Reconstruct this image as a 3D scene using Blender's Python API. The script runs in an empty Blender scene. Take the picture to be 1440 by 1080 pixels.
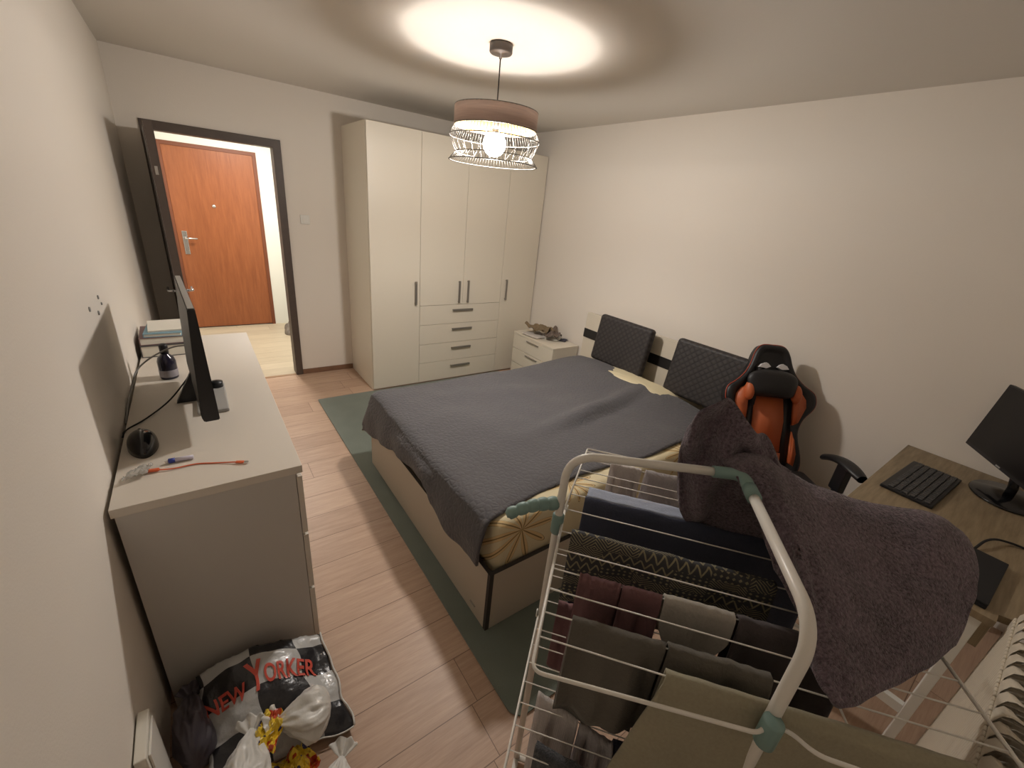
import bpy, bmesh, math, random
from math import sin, cos, pi, radians, sqrt, atan2, exp
from mathutils import Vector, Matrix, noise
random.seed(7)
SC = bpy.context.scene
COL = SC.collection
H, L, W, YW = 2.6, 4.459, 3.51, -0.50       # room: ceiling, back wall y, right wall x, window wall y

# ------------------------------------------------------------------ helpers
def lin(c):
    return tuple(((v/255)/12.92 if v/255 <= .04045 else ((v/255+.055)/1.055)**2.4) for v in c) + (1,)

def link(o, parent=None):
    COL.objects.link(o)
    if parent: o.parent = parent
    return o

def obj(name, bm, mat, parent=None, smooth=False, mods=()):
    me = bpy.data.meshes.new(name)
    bmesh.ops.recalc_face_normals(bm, faces=bm.faces)
    if smooth:
        for f in bm.faces: f.smooth = True
    bm.to_mesh(me); bm.free()
    o = bpy.data.objects.new(name, me)
    for m in (mat if isinstance(mat, (list, tuple)) else [mat]): me.materials.append(m)
    link(o, parent)
    return o

def tag(o, label, cat, group=None):
    o['label'] = label; o['category'] = cat
    if group: o['group'] = group
    return o

def thing(name, label, cat, loc=(0, 0, 0), rotz=0, group=None):
    o = bpy.data.objects.new(name, None); COL.objects.link(o)
    o.empty_display_size = .05
    o.location = loc; o.rotation_euler = (0, 0, rotz)
    return tag(o, label, cat, group)

def struct(name, bm, mat, parent=None, smooth=False):
    o = obj(name, bm, mat, parent, smooth)
    if parent is None: o['kind'] = 'structure'
    return o

def NB(): return bmesh.new()

def box(bm, a, b, bev=0, seg=2, mi=0, M=None):
    x0, y0, z0 = [min(a[i], b[i]) for i in range(3)]; x1, y1, z1 = [max(a[i], b[i]) for i in range(3)]
    vs = [bm.verts.new(p) for p in [(x0,y0,z0),(x1,y0,z0),(x1,y1,z0),(x0,y1,z0),(x0,y0,z1),(x1,y0,z1),(x1,y1,z1),(x0,y1,z1)]]
    fs = [bm.faces.new([vs[i] for i in q]) for q in [(0,3,2,1),(4,5,6,7),(0,1,5,4),(1,2,6,5),(2,3,7,6),(3,0,4,7)]]
    for f in fs: f.material_index = mi
    if M is not None:
        for v in vs: v.co = M @ v.co
    if bev > 0:
        es = list({e for f in fs for e in f.edges})
        r = bmesh.ops.bevel(bm, geom=es, offset=bev, segments=seg, profile=.5, affect='EDGES')
        for f in r['faces']: f.material_index = mi
    return bm

def prism(bm, pts, z0, z1, M=None, mi=0):
    """polygon pts (x,y) extruded z0..z1"""
    a = [bm.verts.new((p[0], p[1], z0)) for p in pts]; b = [bm.verts.new((p[0], p[1], z1)) for p in pts]
    n = len(pts); fs = [bm.faces.new(a[::-1]), bm.faces.new(b)]
    for i in range(n): fs.append(bm.faces.new([a[i], a[(i+1) % n], b[(i+1) % n], b[i]]))
    for f in fs: f.material_index = mi
    if M is not None:
        for v in a+b: v.co = M @ v.co
    return fs

def fillet(pts, r, n=6):
    pts = [Vector(p) for p in pts]; out = [pts[0]]
    for i in range(1, len(pts)-1):
        p, a, b = pts[i], pts[i-1], pts[i+1]
        da, db = (a-p), (b-p); la, lb = da.length, db.length
        t = min(r, la*.48, lb*.48); A, B = p+da/la*t, p+db/lb*t
        for k in range(n+1):
            u = k/n; out.append((1-u)**2*A + 2*u*(1-u)*p + u*u*B)
    out.append(pts[-1]); return out

def smoothpath(pts, n=6):
    """Catmull-Rom through pts"""
    P = [Vector(p) for p in pts]; P = [P[0]*2-P[1]] + P + [P[-1]*2-P[-2]]; out = []
    for i in range(1, len(P)-2):
        for k in range(n):
            t = k/n
            out.append(.5*((2*P[i])+(-P[i-1]+P[i+1])*t+(2*P[i-1]-5*P[i]+4*P[i+1]-P[i+2])*t*t+(-P[i-1]+3*P[i]-3*P[i+1]+P[i+2])*t**3))
    out.append(P[-2]); return out

def tube(bm, pts, r, seg=10, mi=0, cap=True):
    pts = [Vector(p) for p in pts]; n = len(pts); rings = []
    t0 = (pts[1]-pts[0]).normalized(); up = Vector((0,0,1)) if abs(t0.z) < .9 else Vector((1,0,0))
    nrm = t0.cross(up).normalized()
    for i, p in enumerate(pts):
        t = (pts[min(i+1, n-1)]-pts[max(i-1, 0)]).normalized()
        nrm = (nrm - t*nrm.dot(t)).normalized(); bi = t.cross(nrm)
        rr = r(i/(n-1)) if callable(r) else r
        rings.append([bm.verts.new(p+(nrm*cos(2*pi*k/seg)+bi*sin(2*pi*k/seg))*rr) for k in range(seg)])
    for i in range(n-1):
        for k in range(seg):
            f = bm.faces.new([rings[i][k], rings[i][(k+1) % seg], rings[i+1][(k+1) % seg], rings[i+1][k]]); f.material_index = mi; f.smooth = True
    if cap:
        for f in (bm.faces.new(rings[0][::-1]), bm.faces.new(rings[-1])): f.material_index = mi
    return bm

def lathe(bm, prof, cx=0, cy=0, seg=32, mi=0, M=None, closed=False):
    rings = []
    for r, z in prof:
        rings.append([bm.verts.new((cx+r*cos(2*pi*k/seg), cy+r*sin(2*pi*k/seg), z)) for k in range(seg)])
    m = len(rings)
    for i in range(m if closed else m-1):
        a, b = rings[i], rings[(i+1) % m]
        for k in range(seg):
            f = bm.faces.new([a[k], a[(k+1) % seg], b[(k+1) % seg], b[k]]); f.smooth = True; f.material_index = mi
    if not closed:
        if prof[0][0] > 1e-4: bm.faces.new(rings[0][::-1]).material_index = mi
        if prof[-1][0] > 1e-4: bm.faces.new(rings[-1]).material_index = mi
    if M is not None:
        for ring in rings:
            for v in ring: v.co = M @ v.co
    bmesh.ops.remove_doubles(bm, verts=[v for r in rings for v in r], dist=1e-5)
    return bm

def grid(bm, nu, nv, F, uv=True, mi=0, close_u=False):
    V = [[bm.verts.new(F(i/nu, j/nv)) for j in range(nv+1)] for i in range(nu+(0 if close_u else 1))]
    lay = bm.loops.layers.uv.verify() if uv else None
    for i in range(nu):
        for j in range(nv):
            i2 = (i+1) % len(V)
            f = bm.faces.new([V[i][j], V[i2][j], V[i2][j+1], V[i][j+1]]); f.smooth = True; f.material_index = mi
            if uv:
                for lp, (a, b) in zip(f.loops, [(i,j),(i+1,j),(i+1,j+1),(i,j+1)]): lp[lay].uv = (a/nu, b/nv)
    return V

def solidify(o, t, off=0):
    m = o.modifiers.new('thickness', 'SOLIDIFY'); m.thickness = t; m.offset = off; return o
def subsurf(o, n=1):
    m = o.modifiers.new('smooth', 'SUBSURF'); m.levels = n; m.render_levels = n; return o

def nz(x, y=0, z=0, s=1.0): return noise.noise(Vector((x*s, y*s, z*s)))

def frame_M(o, x, y, z):
    M = Matrix.Identity(4)
    for i, v in enumerate((x, y, z)):
        v = Vector(v)
        for k in range(3): M[k][i] = v[k]
    for k in range(3): M[k][3] = o[k]
    return M

# ------------------------------------------------------------------ materials
def mat(name, rgb, rough=.6, metal=0, bump=0, bscale=80, var=0, vscale=6, sheen=0, coat=0, spec=.5, trans=0, alpha=1, sub=0, weave=False):
    m = bpy.data.materials.new(name); m.use_nodes = True
    nt = m.node_tree; N = nt.nodes; b = N['Principled BSDF']
    b.inputs['Base Color'].default_value = lin(rgb); b.inputs['Roughness'].default_value = rough; b.inputs['Metallic'].default_value = metal
    b.inputs['Sheen Weight'].default_value = sheen; b.inputs['Coat Weight'].default_value = coat; b.inputs['Specular IOR Level'].default_value = spec
    b.inputs['Transmission Weight'].default_value = trans; b.inputs['Alpha'].default_value = alpha
    tc = N.new('ShaderNodeTexCoord')
    if var:
        n = N.new('ShaderNodeTexNoise'); n.inputs['Scale'].default_value = vscale; n.inputs['Detail'].default_value = 5
        nt.links.new(tc.outputs['Object'], n.inputs['Vector'])
        mx = N.new('ShaderNodeMix'); mx.data_type = 'RGBA'
        mx.inputs[6].default_value = lin([max(0, c*(1-var)) for c in rgb]); mx.inputs[7].default_value = lin([min(255, c*(1+var)) for c in rgb])
        nt.links.new(n.outputs['Fac'], mx.inputs[0]); nt.links.new(mx.outputs[2], b.inputs['Base Color'])
    if bump:
        n = N.new('ShaderNodeTexNoise'); n.inputs['Scale'].default_value = bscale; n.inputs['Detail'].default_value = 4
        nt.links.new(tc.outputs['Object'], n.inputs['Vector'])
        bp = N.new('ShaderNodeBump'); bp.inputs['Strength'].default_value = bump; bp.inputs['Distance'].default_value = .004
        nt.links.new(n.outputs['Fac'], bp.inputs['Height']); nt.links.new(bp.outputs['Normal'], b.inputs['Normal'])
    return m

class NT:
    """tiny node expression helper"""
    def __init__(s, m): s.m = m; s.nt = m.node_tree; s.N = s.nt.nodes; s.b = s.N['Principled BSDF']
    def node(s, t, **k):
        n = s.N.new(t)
        for a, v in k.items(): setattr(n, a, v)
        return n
    def put(s, sock, v):
        if hasattr(v, 'is_output') or isinstance(v, bpy.types.NodeSocket): s.nt.links.new(v, sock)
        else: sock.default_value = v
    def m1(s, op, a, b=0.0, c=0.0):
        n = s.node('ShaderNodeMath', operation=op); s.put(n.inputs[0], a); s.put(n.inputs[1], b); s.put(n.inputs[2], c); return n.outputs[0]
    def xyz(s, kind='Object'):
        tc = s.node('ShaderNodeTexCoord'); sp = s.node('ShaderNodeSeparateXYZ'); s.nt.links.new(tc.outputs[kind], sp.inputs[0]); return sp.outputs
    def comb(s, x, y, z=0.0):
        n = s.node('ShaderNodeCombineXYZ'); s.put(n.inputs[0], x); s.put(n.inputs[1], y); s.put(n.inputs[2], z); return n.outputs[0]
    def mix(s, f, a, b):
        n = s.node('ShaderNodeMix', data_type='RGBA'); s.put(n.inputs[0], f)
        s.put(n.inputs[6], lin(a) if isinstance(a, (tuple, list)) and len(a) == 3 else a); s.put(n.inputs[7], lin(b) if isinstance(b, (tuple, list)) and len(b) == 3 else b); return n.outputs[2]
    def noise(s, vec, scale, detail=4, rough=.5):
        n = s.node('ShaderNodeTexNoise'); n.inputs['Scale'].default_value = scale; n.inputs['Detail'].default_value = detail; n.inputs['Roughness'].default_value = rough
        if vec is not None: s.nt.links.new(vec, n.inputs['Vector'])
        return n.outputs['Fac']
    def bump(s, h, strength=.3, dist=.003):
        n = s.node('ShaderNodeBump'); n.inputs['Strength'].default_value = strength; n.inputs['Distance'].default_value = dist
        s.put(n.inputs['Height'], h); s.nt.links.new(n.outputs[0], s.b.inputs['Normal'])
    def color(s, c): s.put(s.b.inputs['Base Color'], c)

def planks(name, c1, c2, seam, wid=.2, length=1.28, y0=.13, x0=.944-.53*0, rough=.45):
    m = mat(name, c1, rough); T = NT(m); X, Y, Z = T.xyz()
    row = T.m1('DIVIDE', T.m1('SUBTRACT', Y, y0), wid); ri = T.m1('FLOOR', row); fy = T.m1('SUBTRACT', row, ri)
    off = T.m1('FRACT', T.m1('MULTIPLY', T.m1('SINE', T.m1('MULTIPLY', T.m1('SUBTRACT', ri, 2.0), 12.9898)), 43.758))
    col = T.m1('ADD', T.m1('DIVIDE', T.m1('SUBTRACT', X, x0), length), off); ci = T.m1('FLOOR', col); fx = T.m1('SUBTRACT', col, ci)
    rnd = T.m1('FRACT', T.m1('MULTIPLY', T.m1('SINE', T.m1('ADD', T.m1('MULTIPLY', ri, 78.233), T.m1('MULTIPLY', ci, 37.719))), 4375.85))
    v = T.comb(T.m1('MULTIPLY', X, 1.3), T.m1('ADD', T.m1('MULTIPLY', Y, 16.0), T.m1('MULTIPLY', rnd, 40.0)), T.m1('MULTIPLY', rnd, 9.0))
    g = T.noise(v, 3.2, 9, .65); v2 = T.comb(T.m1('MULTIPLY', X, 5.0), T.m1('ADD', T.m1('MULTIPLY', Y, 110.0), T.m1('MULTIPLY', rnd, 70.0)), 0.0)
    g2 = T.noise(v2, 2.0, 6, .7)
    f = T.m1('ADD', T.m1('MULTIPLY', g, .75), T.m1('MULTIPLY', g2, .45)); f = T.m1('ADD', f, T.m1('MULTIPLY', T.m1('SUBTRACT', rnd, .5), .22))
    n = T.node('ShaderNodeMapRange'); T.put(n.inputs[0], f); n.inputs[1].default_value = .35; n.inputs[2].default_value = .85; f = n.outputs[0]
    c = T.mix(f, c1, c2)
    sy = T.m1('LESS_THAN', T.m1('MULTIPLY', T.m1('MINIMUM', fy, T.m1('SUBTRACT', 1.0, fy)), wid), .0016)
    sx = T.m1('LESS_THAN', T.m1('MULTIPLY', T.m1('MINIMUM', fx, T.m1('SUBTRACT', 1.0, fx)), length), .0014)
    s = T.m1('MAXIMUM', sx, sy); T.color(T.mix(T.m1('MULTIPLY', s, .8), c, seam))
    T.bump(T.m1('SUBTRACT', T.m1('MULTIPLY', g2, .4), s), .35, .0015)
    return m

M = {}
M['wall'] = mat('wall_paint', (228, 220, 209), .9, bump=.12, bscale=160)
M['ceil'] = mat('ceiling_paint', (220, 214, 205), .95, bump=.1, bscale=120)
M['hallwall'] = mat('hall_paint', (226, 226, 218), .9, bump=.08, bscale=140)
M['floor'] = planks('laminate_floor', (164, 134, 112), (200, 170, 146), (92, 68, 54))
M['hallfloor'] = planks('hall_laminate', (176, 162, 140), (205, 192, 168), (120, 106, 88), wid=.19)
M['white'] = mat('white_melamine', (222, 213, 196), .42, bump=.03, bscale=300)
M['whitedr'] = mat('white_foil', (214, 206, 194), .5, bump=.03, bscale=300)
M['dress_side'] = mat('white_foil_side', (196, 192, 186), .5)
M['handle'] = mat('brushed_metal', (150, 145, 138), .38, metal=.7)
M['chrome'] = mat('chrome', (205, 205, 205), .2, metal=1)
M['darkwood'] = mat('dark_frame', (82, 70, 62), .5, var=.1, vscale=20)
M['greydoor'] = mat('grey_door', (214, 212, 212), .55)
M['black'] = mat('black_plastic', (26, 26, 29), .42)
M['blackmat'] = mat('black_matte', (22, 21, 23), .8)
M['screen'] = mat('screen_glass', (12, 12, 15), .28, spec=.35)
M['gloss'] = mat('gloss_black', (20, 20, 22), .15)
M['silver'] = mat('silver_plastic', (160, 158, 154), .5)
M['greyplastic'] = mat('grey_plastic', (140, 138, 134), .5)
M['whiteplastic'] = mat('white_plastic', (225, 222, 214), .4)
M['rack'] = mat('rack_enamel', (226, 222, 213), .33, bump=.05, bscale=400)
M['teal'] = mat('teal_plastic', (122, 150, 144), .45)
M['brown'] = mat('brown_skirting', (126, 94, 72), .5, var=.1, vscale=30)
M['orange'] = mat('orange_leather', (186, 96, 54), .5, bump=.15, bscale=300)
M['blackleather'] = mat('black_leather', (24, 23, 26), .48, bump=.15, bscale=350)
M['cable_orange'] = mat('orange_cable', (224, 106, 62), .5)
M['blue'] = mat('blue_plastic', (50, 66, 150), .4)
M['penwhite'] = mat('pen_body', (205, 200, 214), .4)
M['bottle'] = mat('dark_bottle', (38, 36, 52), .15, spec=.6)
M['label'] = mat('bottle_label', (150, 145, 150), .6, var=.15, vscale=60)
M['book_blue'] = mat('book_blue', (120, 156, 172), .6); M['book_pink'] = mat('book_mauve', (120, 92, 90), .6)
M['book_grey'] = mat('book_grey', (78, 76, 76), .7); M['paper'] = mat('paper', (222, 218, 206), .8)
M['radiator'] = mat('radiator_enamel', (208, 198, 180), .45, bump=.25, bscale=60)
M['baseboard'] = M['brown']

def wood_door(name, a, b):
    m = mat(name, a, .38); T = NT(m); X, Y, Z = T.xyz()
    g = T.noise(T.comb(T.m1('MULTIPLY', X, 14.0), T.m1('MULTIPLY', Y, 14.0), T.m1('MULTIPLY', Z, 1.4)), 2.5, 8, .62)
    g2 = T.noise(T.comb(T.m1('MULTIPLY', X, 90.0), 0.0, T.m1('MULTIPLY', Z, 3.0)), 2.0, 4)
    f = T.m1('ADD', T.m1('MULTIPLY', g, .8), T.m1('MULTIPLY', g2, .3))
    n = T.node('ShaderNodeMapRange'); T.put(n.inputs[0], f); n.inputs[1].default_value = .3; n.inputs[2].default_value = .8
    T.color(T.mix(n.outputs[0], a, b)); return m
M['cherry'] = wood_door('cherry_veneer', (128, 72, 42), (160, 96, 58))
M['cherryframe'] = mat('cherry_frame', (112, 62, 38), .5)

def desk_mat():
    m = mat('desk_oak', (142, 122, 92), .5); T = NT(m); X, Y, Z = T.xyz()
    g = T.noise(T.comb(T.m1('MULTIPLY', X, 2.0), T.m1('MULTIPLY', Y, 22.0), Z), 2.4, 8, .65)
    n = T.node('ShaderNodeMapRange'); T.put(n.inputs[0], g); n.inputs[1].default_value = .3; n.inputs[2].default_value = .72
    T.color(T.mix(n.outputs[0], (118, 102, 78), (158, 140, 112))); return m
M['desk'] = desk_mat()

def rug_mat():
    m = mat('rug_pile', (92, 106, 92), .95, sheen=.3); T = NT(m); X, Y, Z = T.xyz()
    v = T.comb(X, Y, Z); g = T.noise(v, 300, 3); g2 = T.noise(v, 9, 4)
    T.color(T.mix(T.m1('ADD', T.m1('MULTIPLY', g, .6), T.m1('MULTIPLY', g2, .4)), (84, 92, 84), (124, 132, 120))); T.bump(g, .7, .004); return m
M['rug'] = rug_mat()

def blanket_mat():
    m = mat('quilted_blanket', (86, 84, 86), .9, sheen=.12); T = NT(m)
    tc = T.node('ShaderNodeTexCoord'); vo = T.node('ShaderNodeTexVoronoi', feature='DISTANCE_TO_EDGE'); vo.inputs['Scale'].default_value = 34
    T.nt.links.new(tc.outputs['Object'], vo.inputs['Vector'])
    mr = T.node('ShaderNodeMapRange'); T.put(mr.inputs[0], vo.outputs['Distance']); mr.inputs[2].default_value = .25
    X, Y, Z = T.xyz(); g = T.noise(T.comb(X, Y, Z), 400, 2)
    T.color(T.mix(g, (74, 72, 75), (98, 96, 98)))
    T.bump(T.m1('ADD', mr.outputs[0], T.m1('MULTIPLY', g, .25)), .4, .006); return m
M['blanket'] = blanket_mat()

def towel_mat(name, a, b, s=330, strength=.9):
    m = mat(name, a, .95, sheen=.25); T = NT(m); X, Y, Z = T.xyz(); v = T.comb(X, Y, Z)
    g = T.noise(v, s, 3, .7); g2 = T.noise(v, 12, 3)
    mr = T.node('ShaderNodeMapRange'); T.put(mr.inputs[0], T.m1('ADD', T.m1('MULTIPLY', g, .75), T.m1('MULTIPLY', g2, .25))); mr.inputs[1].default_value = .36; mr.inputs[2].default_value = .66
    T.color(T.mix(mr.outputs[0], a, b)); T.bump(g, strength, .009); return m
M['towel'] = towel_mat('plush_mauve', (58, 48, 54), (128, 110, 120), 150, 1.0)

def quilt_mat():
    m = mat('quilted_leatherette', (42, 37, 36), .6); T = NT(m); X, Y, Z = T.xyz()
    a = T.m1('ABSOLUTE', T.m1('SINE', T.m1('MULTIPLY', T.m1('ADD', Y, T.m1('MULTIPLY', Z, 1.0)), 62.0)))
    b = T.m1('ABSOLUTE', T.m1('SINE', T.m1('MULTIPLY', T.m1('SUBTRACT', Y, T.m1('MULTIPLY', Z, 1.0)), 62.0)))
    T.bump(T.m1('POWER', T.m1('MULTIPLY', a, b), .5), .35, .004); T.color(T.mix(T.m1('MULTIPLY', a, b), (32, 28, 28), (54, 48, 46))); return m
M['quilt'] = quilt_mat()

def sheet_mat():
    """cream bed sheet printed with ochre flowers and dark leaf outlines; V unwraps the side and the top"""
    m = mat('leaf_print_sheet', (214, 200, 164), .85, bump=.1, bscale=200); T = NT(m); X, Y, Z = T.xyz()
    V = T.m1('ADD', Z, Y)
    col = lin((214, 202, 168)); lines = 0.0; fill = 0.0
    for cx, cv, R, k, ph in [(1.32, 1.50, .19, 5, .3), (1.98, 1.50, .13, 5, 1.2), (2.55, 1.56, .17, 6, .2), (1.68, 1.66, .14, 6, .5), (3.0, 1.5, .16, 5, .4), (1.2, 1.9, .15, 5, 0), (1.2, 2.5, .16, 6, .8)]:
        dx = T.m1('SUBTRACT', X, cx); dv = T.m1('SUBTRACT', V, cv)
        r = T.m1('SQRT', T.m1('ADD', T.m1('MULTIPLY', dx, dx), T.m1('MULTIPLY', dv, dv))); th = T.m1('ARCTAN2', dv, dx)
        ca = T.m1('ABSOLUTE', T.m1('COSINE', T.m1('ADD', T.m1('MULTIPLY', th, k/1.0), ph)))
        f = T.m1('MULTIPLY', T.m1('POWER', ca, 1.4), R)
        ln = T.m1('LESS_THAN', T.m1('ABSOLUTE', T.m1('SUBTRACT', r, f)), .0026)
        rib = T.m1('MULTIPLY', T.m1('GREATER_THAN', T.m1('MULTIPLY', ca, 1.0), T.m1('SUBTRACT', 1.0, T.m1('DIVIDE', .00014, T.m1('ADD', T.m1('MULTIPLY', r, r), .0004)))), T.m1('LESS_THAN', r, R*.9))
        lines = T.m1('MAXIMUM', lines, T.m1('MAXIMUM', ln, rib)) if not isinstance(lines, float) else T.m1('MAXIMUM', ln, rib)
        inside = T.m1('LESS_THAN', r, f)
        fill = inside if isinstance(fill, float) else T.m1('MAXIMUM', fill, inside)
    c = T.mix(T.m1('MULTIPLY', fill, .5), col, (222, 178, 104)); T.color(T.mix(T.m1('MULTIPLY', lines, .8), c, (96, 74, 44))); return m
M['sheet'] = sheet_mat()
M['bedside'] = mat('bed_board', (186, 176, 160), .55, bump=.03, bscale=200)
M['bededge'] = mat('bed_edge', (52, 48, 46), .6)
M['hb_white'] = mat('headboard_white', (208, 198, 180), .5)

def fabric(name, rgb, var=.12, s=160, rib=0, rough=.92, tl=.15):
    m = mat(name, rgb, rough, sheen=.1); T = NT(m); X, Y, Z = T.xyz(); v = T.comb(X, Y, Z); g = T.noise(v, s, 3); g2 = T.noise(v, 5, 3)
    T.color(T.mix(T.m1('ADD', T.m1('MULTIPLY', g, .5), T.m1('MULTIPLY', g2, .5)), [max(0, c*(1-var)) for c in rgb], [min(255, c*(1+var)) for c in rgb]))
    h = g
    if rib:
        uv = T.xyz('UV'); h = T.m1('ADD', T.m1('MULTIPLY', T.m1('SINE', T.m1('MULTIPLY', uv[0], rib*6.283)), .8), g)
    T.bump(h, .5, .003)
    tr = T.node('ShaderNodeBsdfTranslucent'); ms = T.node('ShaderNodeMixShader'); ms.inputs[0].default_value = tl
    T.put(tr.inputs[0], T.b.inputs['Base Color'].links[0].from_socket); out = T.N['Material Output']
    T.nt.links.new(T.b.outputs[0], ms.inputs[1]); T.nt.links.new(tr.outputs[0], ms.inputs[2]); T.nt.links.new(ms.outputs[0], out.inputs['Surface'])
    return m
M['knit'] = fabric('white_rib_knit', (228, 221, 217), rib=26, tl=.4)
M['knit2'] = fabric('grey_rib_knit', (216, 210, 210), rib=30, tl=.4)
M['cream'] = fabric('cream_cotton', (214, 208, 194))
M['navy'] = fabric('navy_cotton', (66, 70, 88)); M['lightblue'] = fabric('pale_blue_lining', (160, 168, 186))
M['maroon'] = fabric('maroon_cotton', (118, 84, 85)); M['brownblack'] = fabric('brown_black_cotton', (86, 78, 78))
M['greycloth'] = fabric('heather_grey_cotton', (176, 170, 160)); M['olivedark'] = fabric('dark_olive_cotton', (102, 97, 88))
M['olive'] = fabric('light_olive_cotton', (162, 155, 132)); M['darknavy'] = fabric('dark_navy_knit', (60, 60, 74))
M['fluffy'] = towel_mat('dark_terry', (52, 54, 58), (78, 80, 84), 260)
M['khaki'] = fabric('khaki_cotton', (128, 110, 84), .3, 40); M['whitecloth'] = fabric('white_cotton', (222, 214, 204))

def pattern_mat():
    m = mat('ethnic_print', (52, 52, 52), .9); T = NT(m); uv = T.xyz('UV'); u = T.m1('MULTIPLY', uv[0], 34.0); v = T.m1('MULTIPLY', uv[1], 34.0)
    band = T.m1('FLOOR', T.m1('DIVIDE', v, 2.2)); par = T.m1('FRACT', T.m1('MULTIPLY', T.m1('SINE', T.m1('MULTIPLY', T.m1('ADD', band, T.m1('FLOOR', T.m1('DIVIDE', u, 6.0))), 91.7)), 437.5))
    zig = T.m1('LESS_THAN', T.m1('ABSOLUTE', T.m1('SUBTRACT', T.m1('FRACT', T.m1('DIVIDE', v, 2.2)), T.m1('PINGPONG', u, .9))), .16)
    fu = T.m1('SUBTRACT', T.m1('FRACT', u), .5); fv = T.m1('SUBTRACT', T.m1('FRACT', v), .5)
    dot = T.m1('LESS_THAN', T.m1('ADD', T.m1('ABSOLUTE', fu), T.m1('ABSOLUTE', fv)), .3)
    cu = T.m1('SUBTRACT', T.m1('FRACT', T.m1('DIVIDE', u, 4.4)), .5); cv = T.m1('SUBTRACT', T.m1('FRACT', T.m1('DIVIDE', v, 4.4)), .5)
    dd = T.m1('ADD', T.m1('ABSOLUTE', cu), T.m1('ABSOLUTE', cv)); ring = T.m1('LESS_THAN', T.m1('PINGPONG', dd, .07), .024)
    bar = T.m1('LESS_THAN', T.m1('FRACT', T.m1('MULTIPLY', u, 2.0)), .4)
    sel = lambda a, b: T.m1('MULTIPLY', T.m1('GREATER_THAN', par, a), T.m1('LESS_THAN', par, b))
    f = T.m1('MAXIMUM', T.m1('MAXIMUM', T.m1('MULTIPLY', zig, sel(0, .27)), T.m1('MULTIPLY', dot, sel(.27, .5))), T.m1('MAXIMUM', T.m1('MULTIPLY', ring, sel(.5, .86)), T.m1('MULTIPLY', bar, sel(.86, 1))))
    X, Y, Z = T.xyz(); g = T.noise(T.comb(X, Y, Z), 90, 3)
    T.color(T.mix(T.m1('MULTIPLY', f, T.m1('ADD', .25, T.m1('MULTIPLY', g, .7))), (62, 62, 64), (172, 162, 124))); T.bump(g, .3, .002); return m
M['pattern'] = pattern_mat()

def bag_mat():
    m = mat('checker_film', (180, 180, 176), .28, coat=.3); T = NT(m); uv = T.xyz('UV')
    a = T.m1('FLOOR', T.m1('DIVIDE', T.m1('SUBTRACT', uv[0], .03), .37)); b = T.m1('FLOOR', T.m1('DIVIDE', T.m1('SUBTRACT', uv[1], .13), .29))
    chk = T.m1('ABSOLUTE', T.m1('MODULO', T.m1('ADD', a, b), 2.0))
    X, Y, Z = T.xyz(); g = T.noise(T.comb(X, Y, Z), 30, 4)
    T.color(T.mix(chk, (34, 34, 38), (186, 186, 184))); T.bump(g, .5, .01); return m
M['bag'] = bag_mat()
M['film'] = mat('white_film', (212, 210, 204), .35, bump=1.0, bscale=26, coat=.2)
M['darkfilm'] = mat('violet_grey_film', (98, 92, 102), .4, bump=.5, bscale=30, trans=.35, alpha=.85)
M['red'] = mat('red_print', (206, 84, 68), .4)
M['bluemark'] = mat('blue_print', (84, 128, 170), .5)
def yellow_mat():
    m = mat('snack_wrapper', (226, 192, 40), .3, coat=.3); T = NT(m); X, Y, Z = T.xyz(); v = T.comb(X, Y, Z)
    g = T.noise(v, 22, 2); s = T.m1('GREATER_THAN', g, .6); s2 = T.m1('LESS_THAN', g, .38)
    T.color(T.mix(s2, T.mix(s, (232, 200, 60), (190, 70, 40)), (44, 44, 96))); T.bump(T.noise(v, 40, 3), .8, .01); return m
M['yellow'] = yellow_mat()
def shade_mat():
    m = mat('lamp_band_veneer', (150, 122, 106), .7); T = NT(m); X, Y, Z = T.xyz()
    g = T.noise(T.comb(T.m1('MULTIPLY', X, 3.0), T.m1('MULTIPLY', Y, 3.0), T.m1('MULTIPLY', Z, 60.0)), 3, 6)
    T.color(T.mix(g, (176, 150, 138), (214, 188, 174))); return m
M['shade'] = shade_mat()
M['shadein'] = mat('shade_lining', (176, 136, 82), .9)
M['wire'] = mat('lamp_wire', (118, 114, 108), .4, metal=.4)
bulbm = bpy.data.materials.new('bulb_glow'); bulbm.use_nodes = True
_b = bulbm.node_tree.nodes['Principled BSDF']; _b.inputs['Base Color'].default_value = (1, 1, 1, 1)
_b.inputs['Emission Color'].default_value = (1.0, .94, .885, 1); _b.inputs['Emission Strength'].default_value = 360
M['bulb'] = bulbm
bulbu = bulbm.copy(); bulbu.name = 'bulb_glow_upper'; bulbu.node_tree.nodes['Principled BSDF'].inputs['Emission Strength'].default_value = 85; M['bulb_upper'] = bulbu

# ------------------------------------------------------------------ room shell
T_ = .12
dx0, dx1, dh = .192, 1.006, 2.11            # clear door opening
b = NB(); box(b, (-.12, YW-.12, -.1), (W+.12, L+.0, 0)); struct('floor', b, M['floor'])
b = NB(); box(b, (-.12, L, -.1), (1.62, 6.62, 0)); struct('floor.001', b, M['hallfloor'])
b = NB(); box(b, (-.12, YW-.12, H), (W+.12, L+T_, H+.1)); struct('ceiling', b, M['ceil'])
b = NB(); box(b, (-.12, L+T_, H), (1.62, 6.62, H+.1)); struct('ceiling.001', b, M['hallwall'])
b = NB(); box(b, (-.12, YW-.12, 0), (0, L, H)); struct('wall_left', b, M['wall'])
b = NB(); box(b, (W, YW-.12, 0), (W+.12, L+T_, H)); struct('wall_right', b, M['wall'])
b = NB(); box(b, (0, YW-.12, 0), (W, YW, H)); struct('wall_front', b, M['wall'])
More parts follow.
